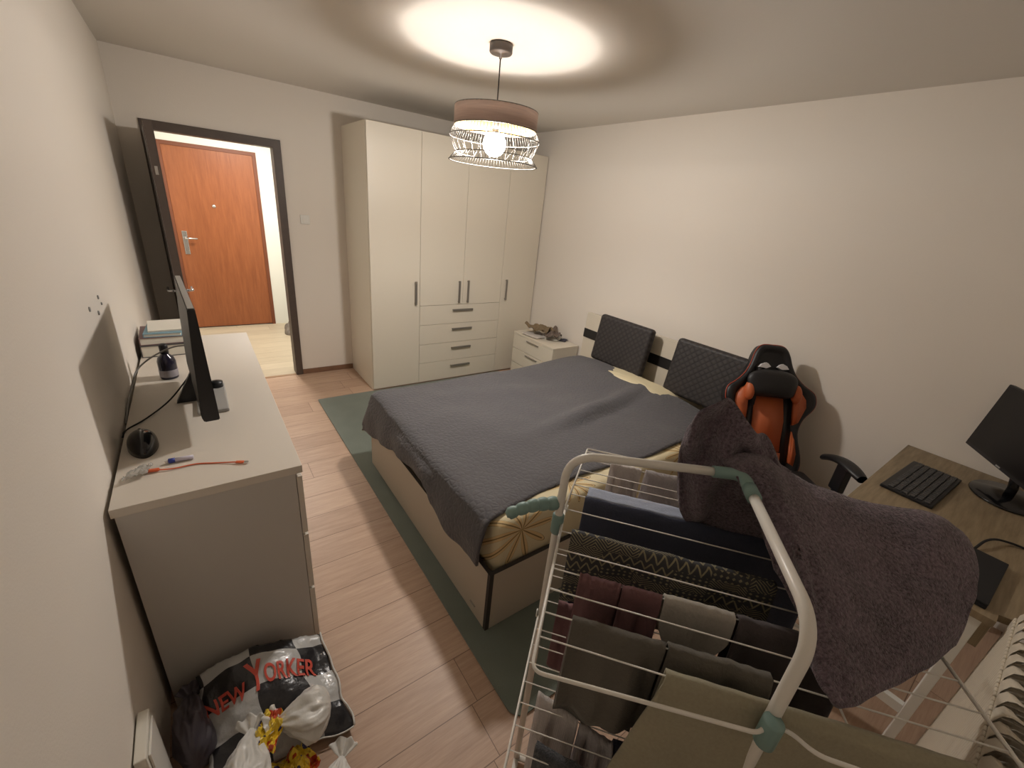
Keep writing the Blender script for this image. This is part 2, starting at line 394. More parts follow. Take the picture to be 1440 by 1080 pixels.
b = NB(); box(b, (-.12, L, 0), (dx0, L+T_, H)); box(b, (dx1, L, 0), (W, L+T_, H)); box(b, (dx0, L, dh), (dx1, L+T_, H)); struct('wall_back', b, M['wall'])
b = NB(); box(b, (-.12, L+T_, 0), (0.0, 6.62, H)); struct('wall_hall_left', b, M['hallwall'])
b = NB(); box(b, (1.5, L+T_, 0), (1.62, 6.62, H)); struct('wall_hall_right', b, M['hallwall'])
b = NB(); box(b, (0, 6.5, 0), (.15, 6.62, H)); box(b, (1.11, 6.5, 0), (1.5, 6.62, H)); box(b, (.15, 6.5, 2.15), (1.11, 6.62, H)); struct('wall_hall_back', b, M['hallwall'])
# door casing of the bedroom door
b = NB()
box(b, (dx0-.06, L-.014, 0), (dx0+.004, L+T_+.014, dh+.06), .003); box(b, (dx1-.004, L-.014, 0), (dx1+.06, L+T_+.014, dh+.06), .003)
box(b, (dx0-.06, L-.0138, dh-.004), (dx1+.06, L+T_+.0138, dh+.06), .003)
struct('trim_1', b, M['darkwood'])
b = NB(); box(b, (dx1+.061, L-.014, 0), (1.578, L-.0005, .052), .003); struct('baseboard_back', b, M['baseboard'])
b = NB(); box(b, (W-.014, .22, 0), (W-.0005, 3.74, .052), .003); struct('baseboard_right', b, M['baseboard'])
b = NB(); box(b, (dx0, L-.004, 0), (dx1, L+.03, .004)); struct('trim_2', b, mat('threshold_strip', (170, 140, 112), .4, metal=.3))

# bedroom door leaf, swung into the room beside the left wall
hp = Vector((.165, L-.03, 0)); fe = Vector((.208, 3.60, 0)); dr = (fe-hp).normalized(); nr = Vector((dr.y, -dr.x, 0))   # nr points to the left wall side
ML = frame_M(hp, dr, -nr, (0, 0, 1)); wleaf = (fe-hp).length
b = NB(); box(b, (0, -.02, .008), (wleaf, .02, 2.10), .002, M=ML)
leaf = struct('door_1', b, M['greydoor'])
b = NB(); box(b, (wleaf, -.0205, .008), (wleaf+.003, .0205, 2.10), M=ML); box(b, (wleaf+.003, .021, .008), (wleaf-.04, .025, 2.10), M=ML); box(b, (wleaf+.003, -.021, .008), (wleaf-.03, -.025, 2.10), M=ML)
obj('edge_strip', b, M['darkwood'], leaf)
for s in (-1, 1):
    b = NB(); box(b, (wleaf-.075, s*.02, .95), (wleaf-.035, s*.026, 1.16), .002, M=ML)
    tube(b, [ML @ Vector(p) for p in fillet([(wleaf-.055, s*.026, 1.06), (wleaf-.055, s*.07, 1.06), (wleaf-.17, s*.07, 1.06)], .012)], .008, 8)
    obj('handle', b, M['chrome'], leaf)
b = NB()
for z in (.3, 1.8): box(b, (wleaf+.003, -.008, z), (wleaf+.0045, .008, z+.05), M=ML)
box(b, (wleaf+.003, -.009, 1.0), (wleaf+.0045, .009, 1.16), M=ML); obj('latch_plate', b, M['chrome'], leaf)

# entrance door at the end of the hall
b = NB(); box(b, (.19, 6.5, .012), (1.07, 6.545, 2.11), .003); ed = struct('door_2', b, M['cherry'])
b = NB(); box(b, (.15, 6.492, 0), (.19, 6.56, 2.15)); box(b, (1.07, 6.492, 0), (1.11, 6.56, 2.15)); box(b, (.19, 6.492, 2.11), (1.07, 6.56, 2.15)); obj('door_frame', b, M['cherryframe'], ed)
b = NB(); box(b, (.235, 6.488, .93), (.285, 6.5, 1.20), .004)
tube(b, fillet([(.26, 6.49, 1.12), (.26, 6.44, 1.12), (.38, 6.44, 1.12)], .015), .010, 8); lathe(b, [(0, -.02), (.018, -.018), (.018, 0)], M=Matrix.Translation((.26, 6.487, 1.0)) @ Matrix.Rotation(pi/2, 4, 'X'))
obj('handle', b, M['chrome'], ed)
b = NB(); lathe(b, [(0, .0), (.016, .0), (.02, .008), (.02, .012), (0, .012)], M=Matrix.Translation((.60, 6.488, 1.50)) @ Matrix.Rotation(-pi/2, 4, 'X')); obj('peephole', b, M['chrome'], ed)
b = NB(); tube(b, [(.1, 6.0, 2.57), (.1, 6.0, 2.6)], .03)
b.free()

# wall switch by the wardrobe
b = NB(); box(b, (1.172, L-.012, 1.50), (1.252, L-.0005, 1.58), .004); sw = tag(obj('wall_switch', b, M['whiteplastic']), 'white square light switch on the wall between the door and the wardrobe', 'light switch')
b = NB(); box(b, (1.19, L-.016, 1.515), (1.234, L-.012, 1.565), .002); obj('rocker', b, M['whiteplastic'], sw)

# screw holes on the left wall
for (y, z, r) in ((2.077, 1.358, .008), (1.876, 1.359, .009), (2.01, 1.314, .009), (2.111, 1.326, .006)):
    b = NB(); lathe(b, [(0, 0), (r, 0), (r*.9, .003), (0, .004)], seg=12, M=Matrix.Translation((.0005, y, z)) @ Matrix.Rotation(pi/2, 4, 'Y'))
    tag(obj('wall_plug', b, M['greyplastic'], smooth=False), 'tiny grey wall plug in the left wall above the dresser', 'wall plug', 'four wall plugs above the dresser')

# ------------------------------------------------------------------ wardrobe
wt = thing('wardrobe', 'tall cream four-door wardrobe with four middle drawers in the far corner', 'wardrobe', (2.54, 4.1, 0))
def P(o, base=wt): o.matrix_parent_inverse = Matrix.Translation(-Vector(base.location)); return o
x0, x1, yf, wh = 1.5805, 3.5, 3.7597, 2.365
b = NB()
box(b, (x0, yf+.02, 0), (x0+.022, L-.002, wh), .001); box(b, (x1-.022, yf+.02, 0), (x1, L-.002, wh)); box(b, (x0+.022, yf+.02, wh-.022), (x1-.022, L-.002, wh))
box(b, (x0+.022, L-.012, .0), (x1-.022, L-.003, wh-.022)); box(b, (x0+.022, yf+.03, .0), (x1-.022, L-.012, .02)); box(b, (x0+.022, yf+.024, .0), (x1-.022, yf+.03, wh-.022))
P(obj('carcass', b, M['white'], wt))
X = [x0+.002, 2.0645, 2.547, 3.0285, x1-.002]; g_ = .0016
def bar(bm, a, c, r=.011):
    box(bm, (a[0]-r, a[1], a[2]-r), (c[0]+r, a[1]+.010, c[2]+r), .003)
def front(name, xa, xb, za, zb, h):
    bb = NB(); box(bb, (xa+g_, yf, za+g_), (xb-g_, yf+.019, zb-g_), .0015); o = P(obj(name, bb, M['white'], wt))
    bb = NB(); bar(bb, (h[0], yf-.026, h[1]), (h[2], yf-.026, h[3]))
    for q in ((h[0], h[1]), (h[2], h[3])):
        box(bb, (q[0]-.005, yf-.018, q[1]-.005), (q[0]+.005, yf, q[1]+.005))
    hh = obj('handle', bb, M['handle'], o); return o
front('door', X[0], X[1], .012, wh-.003, (2.017, .87, 2.017, 1.075))
front('door', X[1], X[2], .84, wh-.003, (2.497, .87, 2.497, 1.075))
front('door', X[2], X[3], .84, wh-.003, (2.601, .87, 2.601, 1.08))
front('door', X[3], X[4], .012, wh-.003, (3.09, .88, 3.09, 1.085))
for za, zb, hz in ((.638, .84, .785), (.43, .638, .581), (.226, .43, .37), (.012, .226, .163)):
    front('drawer', X[1], X[3], za, zb, (2.44, hz, 2.66, hz))

# ------------------------------------------------------------------ pendant lamp
lx, ly = 1.775, 2.15
lp = thing('pendant_lamp', 'pendant lamp with brown veneer band over a grey wire cage, lit globe bulb', 'lamp', (lx, ly, H))
def PL(o): o.matrix_parent_inverse = Matrix.Translation(-Vector(lp.location)); return o
b = NB(); lathe(b, [(0, 2.6), (.056, 2.6), (.06, 2.595), (.06, 2.562), (.055, 2.556), (.008, 2.556), (.008, 2.535), (0, 2.535)], lx, ly, 32); PL(obj('ceiling_rose', b, mat('rose_metal', (84, 78, 74), .5, metal=.3), lp, True))
b = NB(); tube(b, [(lx, ly, 2.54), (lx, ly, 2.235)], .0035, 8); PL(obj('cord', b, M['blackmat'], lp))
R1, zt, zb = .228, 2.305, 2.215
b = NB(); lathe(b, [(R1, zt), (R1, zb), (R1-.0035, zb), (R1-.0035, zt)], lx, ly, 64, closed=True)
sh = PL(obj('shade_band', b, [M['shade'], M['shadein']], lp, True))
for f in sh.data.polygons:
    c = f.center; r = sqrt((c.x-lx)**2+(c.y-ly)**2)
    if r < R1-.003: f.material_index = 1
b = NB()
def ringw(z, r, w=.0028): tube(b, [(lx+r*cos(a*pi/24), ly+r*sin(a*pi/24), z) for a in range(49)], w, 6)
prof = [(R1, zb), (.252, 2.165), (.215, 2.085), (.25, 2.045)]
for r, z in prof: ringw(z, r)
ringw(zt, R1-.002, .003); ringw(2.045, .245, .002)
NS = 84
for k in range(NS):
    a = 2*pi*k/NS
    pts = [(lx+r*cos(a), ly+r*sin(a), z) for r, z in prof[:2]]; tube(b, pts, .0013, 4)
    tube(b, [(lx+r*cos(a), ly+r*sin(a), z) for r, z in prof[2:]], .0013, 4)
for k in range(28):
    a = 2*pi*k/28; tube(b, [(lx+r*cos(a), ly+r*sin(a), z) for r, z in prof[1:3]], .0015, 4)
for k in range(14):
    a = 2*pi*k/14; a2 = a+2*pi/28
    tube(b, [(lx+.252*cos(a), ly+.252*sin(a), 2.165), (lx+.215*cos(a2), ly+.215*sin(a2), 2.085)], .0012, 4)
for k in range(3):
    a = 2*pi*k/3+.4; tube(b, [(lx, ly, 2.245), (lx+(R1-.002)*cos(a), ly+(R1-.002)*sin(a), zt-.004)], .002, 5)
PL(obj('wire_cage', b, M['wire'], lp))
b = NB(); lathe(b, [(0, 2.255), (.02, 2.255), (.022, 2.25), (.022, 2.212), (.0, 2.212)], lx, ly, 20); PL(obj('socket', b, mat('socket', (150, 140, 132), .5), lp, True))
b = NB(); lathe(b, [(.015, 2.222), (.017, 2.205)] + [(max(.0008, .063*sin(t)), 2.142+.063*cos(t)) for t in [pi*(.12+.88*k/24) for k in range(25)]], lx, ly, 32)
bb_ = PL(obj('bulb', b, [M['bulb'], M['whiteplastic'], M['bulb_upper']], lp, True))
for f in bb_.data.polygons:
    if f.center.z > 2.142+.063*cos(radians(32)): f.material_index = 1
    elif f.center.z > 2.142+.063*cos(radians(82)): f.material_index = 2

# hall ceiling lamp (out of view, lights the hall)
hl = bpy.data.lights.new('hall_light', 'AREA'); hl.shape = 'DISK'; hl.size = .3; hl.energy = 30; hl.color = (1, .95, .88)
ho = bpy.data.objects.new('hall_light', hl); ho.location = (.95, 5.3, 2.52); COL.objects.link(ho)

# ------------------------------------------------------------------ rug
pts = []
rx0, rx1, ry0, ry1 = 1.052, 3.1, .585, 3.745
for cx_, cy_, a0 in ((rx1-.06, ry0+.06, -90), (rx1-.06, ry1-.06, 0), (rx0+.012, ry1-.012, 90), (rx0+.06, ry0+.06, 180)):
    R_ = .012 if a0 == 90 else .06
    for k in range(7): a = radians(a0+15*k); pts.append((cx_+R_*cos(a), cy_+R_*sin(a)))
b = NB(); prism(b, pts, .0008, .010); tag(obj('rug', b, M['rug']), 'grey green short pile rug under the bed', 'rug')

# ------------------------------------------------------------------ bed
bed = thing('bed', 'pale boarded double bed frame with dark edges and headboard, low box base', 'bed', (2.2, 1.75, .010))
def PB(o, base=bed): o.matrix_parent_inverse = Matrix.Translation(-Vector(base.location)); return o
bx0, bx1, by0, by1, bh = 1.150, 3.26, .964, 2.52, .35
b = NB(); box(b, (bx0, by0+.018, .011), (bx0+.018, by1, bh-.002)); PB(obj('foot_panel', b, M['bedside'], bed))
b = NB(); box(b, (bx0+.02, by0, .011), (bx1, by0+.018, bh-.002)); PB(obj('side_panel', b, M['bedside'], bed))
b = NB(); box(b, (bx0+.02, by1-.018, .011), (bx1, by1, bh-.002)); PB(obj('side_panel', b, M['bedside'], bed))
b = NB(); box(b, (bx0-.0015, by0-.0015, .0112), (bx0+.0195, by0+.0178, bh)); box(b, (bx0-.001, by0+.018, bh-.002), (bx0+.02, by1, bh)); box(b, (bx0+.0195, by0-.001, bh-.002), (bx1, by0+.02, bh)); box(b, (bx0+.0195, by1-.02, bh-.002), (bx1, by1, bh)); PB(obj('edge_banding', b, M['bededge'], bed))
b = NB(); box(b, (bx0+.02, by0+.02, .25), (bx1, by1-.02, .27)); PB(obj('slat_base', b, M['bededge'], bed))
b = NB(); box(b, (bx0-.006, 1.055, .068), (bx0-.001, 1.10, .074), .001); PB(obj('latch', b, M['chrome'], bed))
hx = 3.262
hbt = Matrix.Translation((hx, 0, 0)) @ Matrix.Rotation(radians(2.0), 4, 'Y')
b = NB(); box(b, (0, .93, .011), (.035, 2.655, .745), M=hbt); box(b, (0, .93, .83), (.035, 2.655, .985), M=hbt); hb = PB(obj('headboard', b, M['hb_white'], bed))
b = NB(); box(b, (-.004, .93, .745), (.036, 2.657, .83), M=hbt); PB(obj('headboard_band', b, mat('black_gloss_band', (30, 28, 28), .35), bed))

# mattress
b = NB(); box(b, (1.185, .99, .272), (3.24, 2.495, .575), .045, 5)
mt = tag(obj('mattress', b, M['sheet'], smooth=True), 'thick mattress in a cream sheet with ochre leaf outline print', 'mattress')
# pillows under and beside the blanket
def pillow(name, c, sx, sy, sz, m, label, rz=0, ry=0, cat='pillow'):
    bb = NB()
    def F(u, v):
        a = -pi/2+pi*v; t = 2*pi*u; s = lambda q, p: (abs(q)**p)*(1 if q >= 0 else -1)
        x = s(cos(a), .55)*s(cos(t), .4); y = s(cos(a), .55)*s(sin(t), .4); z = s(sin(a), 1.0)
        k = 1-.35*(max(abs(x), abs(y))**6)
        return Vector((x*sx*(1+.03*nz(x*3, y*3)), y*sy*(1+.03*nz(y*3, x*3, 5)), z*sz*k+.01*nz(x*4, y*4, 2)))
    grid(bb, 40, 14, F, close_u=True)
    bmesh.ops.remove_doubles(bb, verts=bb.verts, dist=1e-4)
    o = obj(name, bb, m, smooth=True); o.location = c; o.rotation_euler = (0, ry, rz)
    return tag(o, label, cat)
pillow('pillow', (3.03, 1.78, .628), .13, .36, .042, M['sheet'], 'ochre leaf print pillow peeking out of the blanket beside the headboard', 0.0)

# blanket
yE = [(1.05, 1.0), (1.10, 1.01), (1.20, 1.045), (1.35, 1.075), (1.51, 1.095), (1.75, 1.10), (1.95, 1.09), (2.33, 1.05), (2.6, 1.06), (2.82, 1.09), (3.3, 1.12)]
zE = [(.9, .385), (1.055, .38), (1.16, .352), (1.263, .340), (1.416, .362), (1.50, .375), (1.535, .43), (1.60, .462), (1.70, .448), (1.825, .425), (1.99, .404), (2.12, .365), (2.23, .345), (2.40, .30), (2.70, .25)]
def interp(t, T):
    if t <= T[0][0]: return T[0][1]
    for (a, p), (c, q) in zip(T, T[1:]):
        if t <= c: w = (t-a)/(c-a); w = w*w*(3-2*w); return p+(q-p)*w
    return T[-1][1]
def gs(x, y, cx, cy, sx, sy): return exp(-((x-cx)/sx)**2-((y-cy)/sy)**2)
def top_h(x, y):
    h = .584 + .012*nz(x*2.2, y*2.2, 3) + .005*nz(x*7, y*7, 1)
    h += .075*gs(x, y, 2.98, 2.15, .30, .42) + .055*gs(x, y, 2.96, 1.50, .28, .34)
    rl = y-1.52-.10*(x-2.2)
    h += .055*exp(-((rl-.06)/.065)**2)*exp(-((x-2.42)/.48)**2)
    h -= .016*exp(-((rl+.02)/.045)**2)*exp(-((x-2.45)/.38)**2)
    h += .016*exp(-((y-2.15+.25*(x-1.9))/.10)**2)*exp(-((x-2.0)/.5)**2)
    h += .010*sin(9*x+4*y)*.5
    h += .02*gs(x, y, 1.6, 1.75, .3, .25)
    return h
def bl(u, v):
    # u: foot(0)..head(1), v: near(0)..far(1)
    fu = .20; fv = .86
    xt = 1.16
    if u < fu: x = xt-.035*sin(min(1, (fu-u)/fu*1.6)*pi/2); dropf = (fu-u)/fu
    else:
        ye_ = 1.1+1.4*min(1, v/.86); xh = 3.10-.055*exp(-((ye_-1.78)/.26)**4)
        x = xt+(xh-xt)*((u-fu)/(1-fu)); dropf = 0
    yn = interp(x, yE); yfar = 2.50
    if v < fv: y = yn+(yfar-yn)*(v/fv); dropy = 0
    else: y = yfar+.07*sin(min(1, (v-fv)/(1-fv)*1.5)*pi/2); dropy = (v-fv)/(1-fv)
    y0_ = y
    top = top_h(max(x, 1.22), min(y, 2.45))
    e = .045
    ed_ = min(max((x-(xt-.005))/(e*1.6), 0), 1); ef = min(max((yfar+.01-y)/(e*1.6), 0), 1)
    rnd = (1-sqrt(max(0, 1-(1-ed_)**2)))*.03 + (1-sqrt(max(0, 1-(1-ef)**2)))*.03
    z = top-rnd
    if dropf > 0:
        zl = interp(y, zE); z = z+(zl-z)*dropf; x += .008*sin(22*y+1)*dropf+.006*nz(y*6, z*6)
        if z > .36: x = max(x, 1.118+.0)
    if dropy > 0:
        zl = .34+.05*sin(7*x)+.03*sin(3*x+1)
        if dropf > 0: zl = .25
        z = z+(zl-z)*dropy; y += .012*sin(18*x)*dropy
        if dropf > 0: x -= .02*dropf*dropy; y += .03*dropf*dropy
    if v < .04 and dropf == 0: z -= .012*(1-v/.04)
    return Vector((x, y, z))
b = NB(); grid(b, 110, 90, bl)
bk = solidify(obj('blanket', b, M['blanket'], smooth=True), .012, 1); tag(bk, 'dark grey quilted bedspread with a ridge fold, slipping off the foot of the bed', 'blanket')

# quilted cushions leaning on the headboard
def slab_cushion(c, w, h, t, lean, label, rz=0):
    bb = NB(); box(bb, (-t/2, -w/2, 0), (t/2, w/2, h), min(t*.42, .03), 4)
    bmesh.ops.subdivide_edges(bb, edges=bb.edges, cuts=1)
    o = obj('headboard_cushion', bb, M['quilt'], smooth=True); o.location = c; o.rotation_euler = (radians(rz), radians(lean), 0)
    m = o.modifiers.new('b', 'WEIGHTED_NORMAL')
    return tag(o, label, 'cushion', 'dark cushions leaning on the headboard')
slab_cushion((3.135, 2.09, .64), .56, .41, .07, 8, 'dark quilted rectangular back cushion on the far half of the headboard')
slab_cushion((3.135, 1.27, .64), .64, .42, .07, 8, 'dark quilted rectangular back cushion behind the black and orange chair')

# ------------------------------------------------------------------ nightstand
ns = thing('nightstand', 'white two-drawer bedside table between the wardrobe and the bed', 'bedside table', (3.32, 3.24, 0))
def PN(o): o.matrix_parent_inverse = Matrix.Translation(-Vector(ns.location)); return o
nx0, nx1, ny0, ny1, nh = 3.14, 3.49, 2.895, 3.58, .55
b = NB(); box(b, (nx0+.018, ny0, .0), (nx1, ny0+.016, nh-.02)); box(b, (nx0+.018, ny1-.016, .0), (nx1, ny1, nh-.02)); box(b, (nx1-.01, ny0+.016, .0), (nx1, ny1-.016, nh-.02)); box(b, (nx0+.03, ny0+.016, .0), (nx0+.034, ny1-.016, nh-.02)); box(b, (nx0-.002, ny0-.002, nh-.02), (nx1, ny1+.002, nh), .001); PN(obj('carcass', b, M['white'], ns))
for za, zb_ in ((.365, .527), (.195, .36), (.02, .19)):
    b = NB(); box(b, (nx0, ny0+.001, za), (nx0+.017, ny1-.001, zb_), .001); d_ = PN(obj('drawer', b, M['white'], ns))
    b = NB(); box(b, (nx0-.016, 3.13, zb_-.03), (nx0, 3.33, zb_-.022), .002); obj('handle', b, M['handle'], d_)
# clothes on it
def crumple(name, c, sx, sy, sz, m, label, seed, cat='clothes', amp=.5, folds=5, uvb=None):
    bb = NB()
    def F(u, v):
        a = 2*pi*u; r = v**.8; k = 1+.28*nz(cos(a)*1.4, sin(a)*1.4, seed)
        x = cos(a)*r*k; y = sin(a)*r*k
        h = sqrt(max(0, 1-r**2.5))*(.65+.5*nz(x*1.5, y*1.5, seed+3))+amp*.5*abs(nz(x*folds*.6, y*folds, seed+7))*(1-r**4)+amp*.22*sin(x*folds*3+4*nz(x*2, y*2, seed)+seed)*(1-r**3)
        return Vector((x*sx, y*sy, max(h, 0)*sz+.002))
    V = grid(bb, 72, 26, F, close_u=True)
    rim = [bb.verts.new((V[i][-1].co.x, V[i][-1].co.y, 0)) for i in range(72)]
    for i in range(72): bb.faces.new([V[i][-1], V[(i+1) % 72][-1], rim[(i+1) % 72], rim[i]])
    bb.faces.new(rim)
    bmesh.ops.remove_doubles(bb, verts=bb.verts, dist=1e-5)
    o = obj(name, bb, m, smooth=True); o.location = c; return tag(o, label, cat)
def flatcloth(name, c, sx, sy, m, label, rz=0, t=.008, cat='cloth'):
    bb = NB(); grid(bb, 16, 12, lambda u, v: Vector(((u-.5)*sx*(1+.15*nz(v*3, 1, sx*9)), (v-.5)*sy*(1+.15*nz(u*3, 2, sy*9)), .006+.014*abs(nz(u*5, v*5, sx*20)))))
    o = solidify(obj(name, bb, m, smooth=True), t, 0); o.location = c; o.rotation_euler = (0, 0, rz); return tag(o, label, cat)
flatcloth('folded_shirt', (3.27, 3.34, nh+.004), .22, .24, M['whitecloth'], 'white crumpled cloth at the drawer side under the khaki clothes', .1)
flatcloth('paper_sheet', (3.38, 3.17, nh+.004), .17, .15, M['paper'], 'white folded paper lying on the bedside table near its wall side', .4, .002, 'paper')
flatcloth('dark_cloth', (3.43, 3.11, nh+.001), .10, .13, M['darknavy'], 'small dark blue cloth edge under the white paper', .5, .003)
KH = True

# ------------------------------------------------------------------ dresser
dz = .912; da, dbx, dy0, dy1 = .012, .519, 1.298, 3.010
dr_ = thing('dresser', 'long white six-drawer dresser along the left wall', 'chest of drawers', (.265, 2.15, 0))
def PD(o): o.matrix_parent_inverse = Matrix.Translation(-Vector(dr_.location)); return o
b = NB(); box(b, (da, dy0, dz-.03), (dbx, dy1, dz), .0015); PD(obj('table_top', b, M['whitedr'], dr_))
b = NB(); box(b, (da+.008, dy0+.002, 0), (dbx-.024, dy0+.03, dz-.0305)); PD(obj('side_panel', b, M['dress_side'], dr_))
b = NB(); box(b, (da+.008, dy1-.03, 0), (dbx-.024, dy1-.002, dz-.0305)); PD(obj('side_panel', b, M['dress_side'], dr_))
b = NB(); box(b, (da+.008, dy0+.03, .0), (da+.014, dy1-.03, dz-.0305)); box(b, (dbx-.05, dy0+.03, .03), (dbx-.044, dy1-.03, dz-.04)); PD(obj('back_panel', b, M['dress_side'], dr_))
for ya, yb in ((dy0+.003, 2.152), (2.156, dy1-.003)):
    for za, zb_ in ((.05, .322), (.334, .600), (.612, .866)):
        b = NB(); box(b, (dbx-.022, ya, za), (dbx-.003, yb, zb_), .0012); PD(obj('drawer', b, M['whitedr'], dr_))

# ------------------------------------------------------------------ things on the dresser
zt_ = dz
mo = thing('monitor', 'black monitor seen edge-on standing on the white dresser', 'monitor', (.26, 1.93, zt_))
def PM(o): o.matrix_parent_inverse = Matrix.Translation(-Vector(mo.location)); return o
my0, my1, mz0, mz1 = 1.62, 2.255, .985, 1.405
MO = Matrix.Translation((.284, my0, 0)) @ Matrix.Rotation(math.atan2(.038, my1-my0), 4, 'Z')      # local y runs along the panel
ln_ = my1-my0; XZ = Matrix(((1, 0, 0, 0), (0, 0, 1, 0), (0, 1, 0, 0), (0, 0, 0, 1)))              # prism (x,z) profile swept along y
b = NB(); fs = prism(b, [(-.030, mz0+.02), (-.024, mz0), (.024, mz0), (.012, mz1), (-.010, mz1), (-.020, mz1-.16)], 0, ln_, M=MO @ XZ)
bmesh.ops.bevel(b, geom=b.edges[:], offset=.003, segments=2, affect='EDGES')
PM(obj('casing', b, M['black'], mo))
b = NB(); prism(b, [(.0232, mz0+.03), (.0242, mz0+.03), (.0135, mz1-.02), (.0125, mz1-.02)], .02, ln_-.02, M=MO @ XZ); PM(obj('screen', b, M['screen'], mo))
b = NB(); box(b, (-.008, .006, mz1+.0002), (.010, ln_-.006, mz1+.003), .001, M=MO); PM(obj('lit_top_edge', b, M['silver'], mo))  # pale strip paints the lamplight caught on top of the black casing
b = NB(); box(b, (.235, 1.84, zt_+.0005), (.345, 2.14, zt_+.016), .005); PM(obj('stand_base', b, M['silver'], mo))
b = NB(); tube(b, [(.255, 2.0, zt_+.015), (.255, 2.0, 1.0)], .018, 14); lathe(b, [(0, zt_+.045), (.025, zt_+.04), (.025, zt_+.016)], .315, 2.10, 16); prism(b, [(.165, zt_+.001), (.25, zt_+.001), (.25, zt_+.14), (.235, zt_+.14)], -2.03, -2.0, M=Matrix(((1, 0, 0, 0), (0, 0, -1, 0), (0, 1, 0, 0), (0, 0, 0, 1)))); PM(obj('stand_neck', b, M['black'], mo))

# books
def book(c, sx, sy, h, rz, cover, label):
    t = thing('book', label, 'book', c, rz, 'books stacked on the dresser')
    bb = NB(); box(bb, (-sx/2, -sy/2, 0), (sx/2, sy/2, .003)); box(bb, (-sx/2, -sy/2, h-.003), (sx/2, sy/2, h)); box(bb, (-sx/2, -sy/2, .003), (-sx/2+.003, sy/2, h-.003)); obj('cover', bb, cover, t)
    bb = NB(); box(bb, (-sx/2+.0035, -sy/2+.004, .0032), (sx/2-.004, sy/2-.004, h-.0032)); obj('pages', bb, M['paper'], t)
book((.115, 2.79, zt_+.0005), .19, .26, .062, .0, M['book_grey'], 'thick dark grey book, lowest of the stack on the dresser')
book((.11, 2.80, zt_+.063), .185, .25, .038, .03, M['book_pink'], 'mauve brown book in the middle of the stack on the dresser')
book((.125, 2.80, zt_+.1015), .16, .24, .020, -.04, M['book_blue'], 'light blue thin book near the top of the stack')
book((.13, 2.82, zt_+.122), .15, .22, .008, .06, M['paper'], 'white booklet lying on top of the blue book')
# bottle
bt = thing('spray_bottle', 'dark violet bottle with a black cap beside the books', 'bottle', (.138, 2.33, zt_))
b = NB(); lathe(b, [(0, .001), (.034, .001), (.036, .006), (.036, .085), (.030, .105), (.016, .118), (.014, .125), (0, .125)], seg=28); obj('body', b, M['bottle'], bt, True)
b = NB(); lathe(b, [(.0363, .012), (.0366, .013), (.0366, .045), (.0363, .046)], seg=28, closed=True); obj('label_band', b, M['label'], bt, True)
b = NB(); lathe(b, [(0, .1251), (.017, .1251), (.017, .165), (.014, .168), (0, .168)], seg=24); obj('cap', b, M['black'], bt, True)
# mouse-like rounded object
b = NB()
def F(u, v):
    a = 2*pi*u; p = pi/2*v; x = cos(a)*cos(p); y = sin(a)*cos(p)
    return Vector((x*.043*(1+.10*y), y*.090*(1-.05*abs(x)), sin(p)**.8*.062*(1-.15*y)))
V = grid(b, 36, 12, F, close_u=True); b.faces.new([V[i][0] for i in range(36)][::-1]); bmesh.ops.remove_doubles(b, verts=b.verts, dist=1e-4)
t = thing('computer_mouse', 'black rounded computer mouse near the wall end of the dresser', 'mouse', (.073, 1.655, zt_+.0005), .12)
obj('shell', b, M['gloss'], t, True)
b = NB(); tube(b, [(0, .050, .045), (0, .068, .036)], .006, 10); obj('wheel', b, M['blackmat'], t)
# pen
t = thing('marker_pen', 'white marker with a blue cap in front of the mouse', 'pen', (.172, 1.500, zt_+.0085), 0)
b = NB(); tube(b, [(-.008, .001, 0), (.042, -.002, 0)], .0075, 12); obj('barrel', b, M['penwhite'], t)
b = NB(); tube(b, [(-.026, .0015, 0), (-.008, .001, 0)], .0082, 12); obj('cap', b, M['blue'], t)
b = NB(); tube(b, [(-.036, .002, 0), (-.026, .0015, 0)], lambda q: .003+.002*q, 8); obj('tip', b, M['whiteplastic'], t)
# charging cable
t = thing('charging_cable', 'short orange charging cable on the near end of the dresser', 'cable', (.2, 1.45, zt_))
def PC(o): o.matrix_parent_inverse = Matrix.Translation(-Vector((.2, 1.45, zt_))); return o
b = NB(); tube(b, smoothpath([(.115, 1.462, zt_+.007), (.16, 1.454, zt_+.004), (.22, 1.455, zt_+.003), (.28, 1.432, zt_+.003), (.335, 1.405, zt_+.006)]), .0022, 8); PC(obj('cord', b, M['cable_orange'], t))
b = NB(); box(b, (-.018, -.006, -.004), (.018, .006, .004), .002, M=Matrix.Translation((.105, 1.465, zt_+.007)) @ Matrix.Rotation(-.15, 4, 'Z')); PC(obj('plug', b, M['cable_orange'], t))
b = NB(); box(b, (-.016, -.005, -.003), (.010, .005, .003), .0015, M=Matrix.Translation((.345, 1.400, zt_+.006)) @ Matrix.Rotation(-.45, 4, 'Z')); PC(obj('plug', b, M['cable_orange'], t))
b = NB(); box(b, (-.0, -.004, -.0018), (.013, .004, .0018), M=Matrix.Translation((.3545, 1.3955, zt_+.006)) @ Matrix.Rotation(-.45, 4, 'Z')); PC(obj('connector', b, M['chrome'], t))
b = NB(); grid(b, 14, 14, lambda u, v: Vector((.035+.06*u+.012*v, 1.425+.05*v-.0*u+.02*u, zt_+.004+.022*abs(nz(u*5, v*5, 2))+.008)))
o = solidify(obj('plastic_wrap', b, mat('clear_film', (226, 224, 218), .2, trans=.5, alpha=.75, bump=.6, bscale=60), smooth=True), .001); tag(o, 'crumpled clear plastic wrap at the plug of the orange cable', 'packaging')
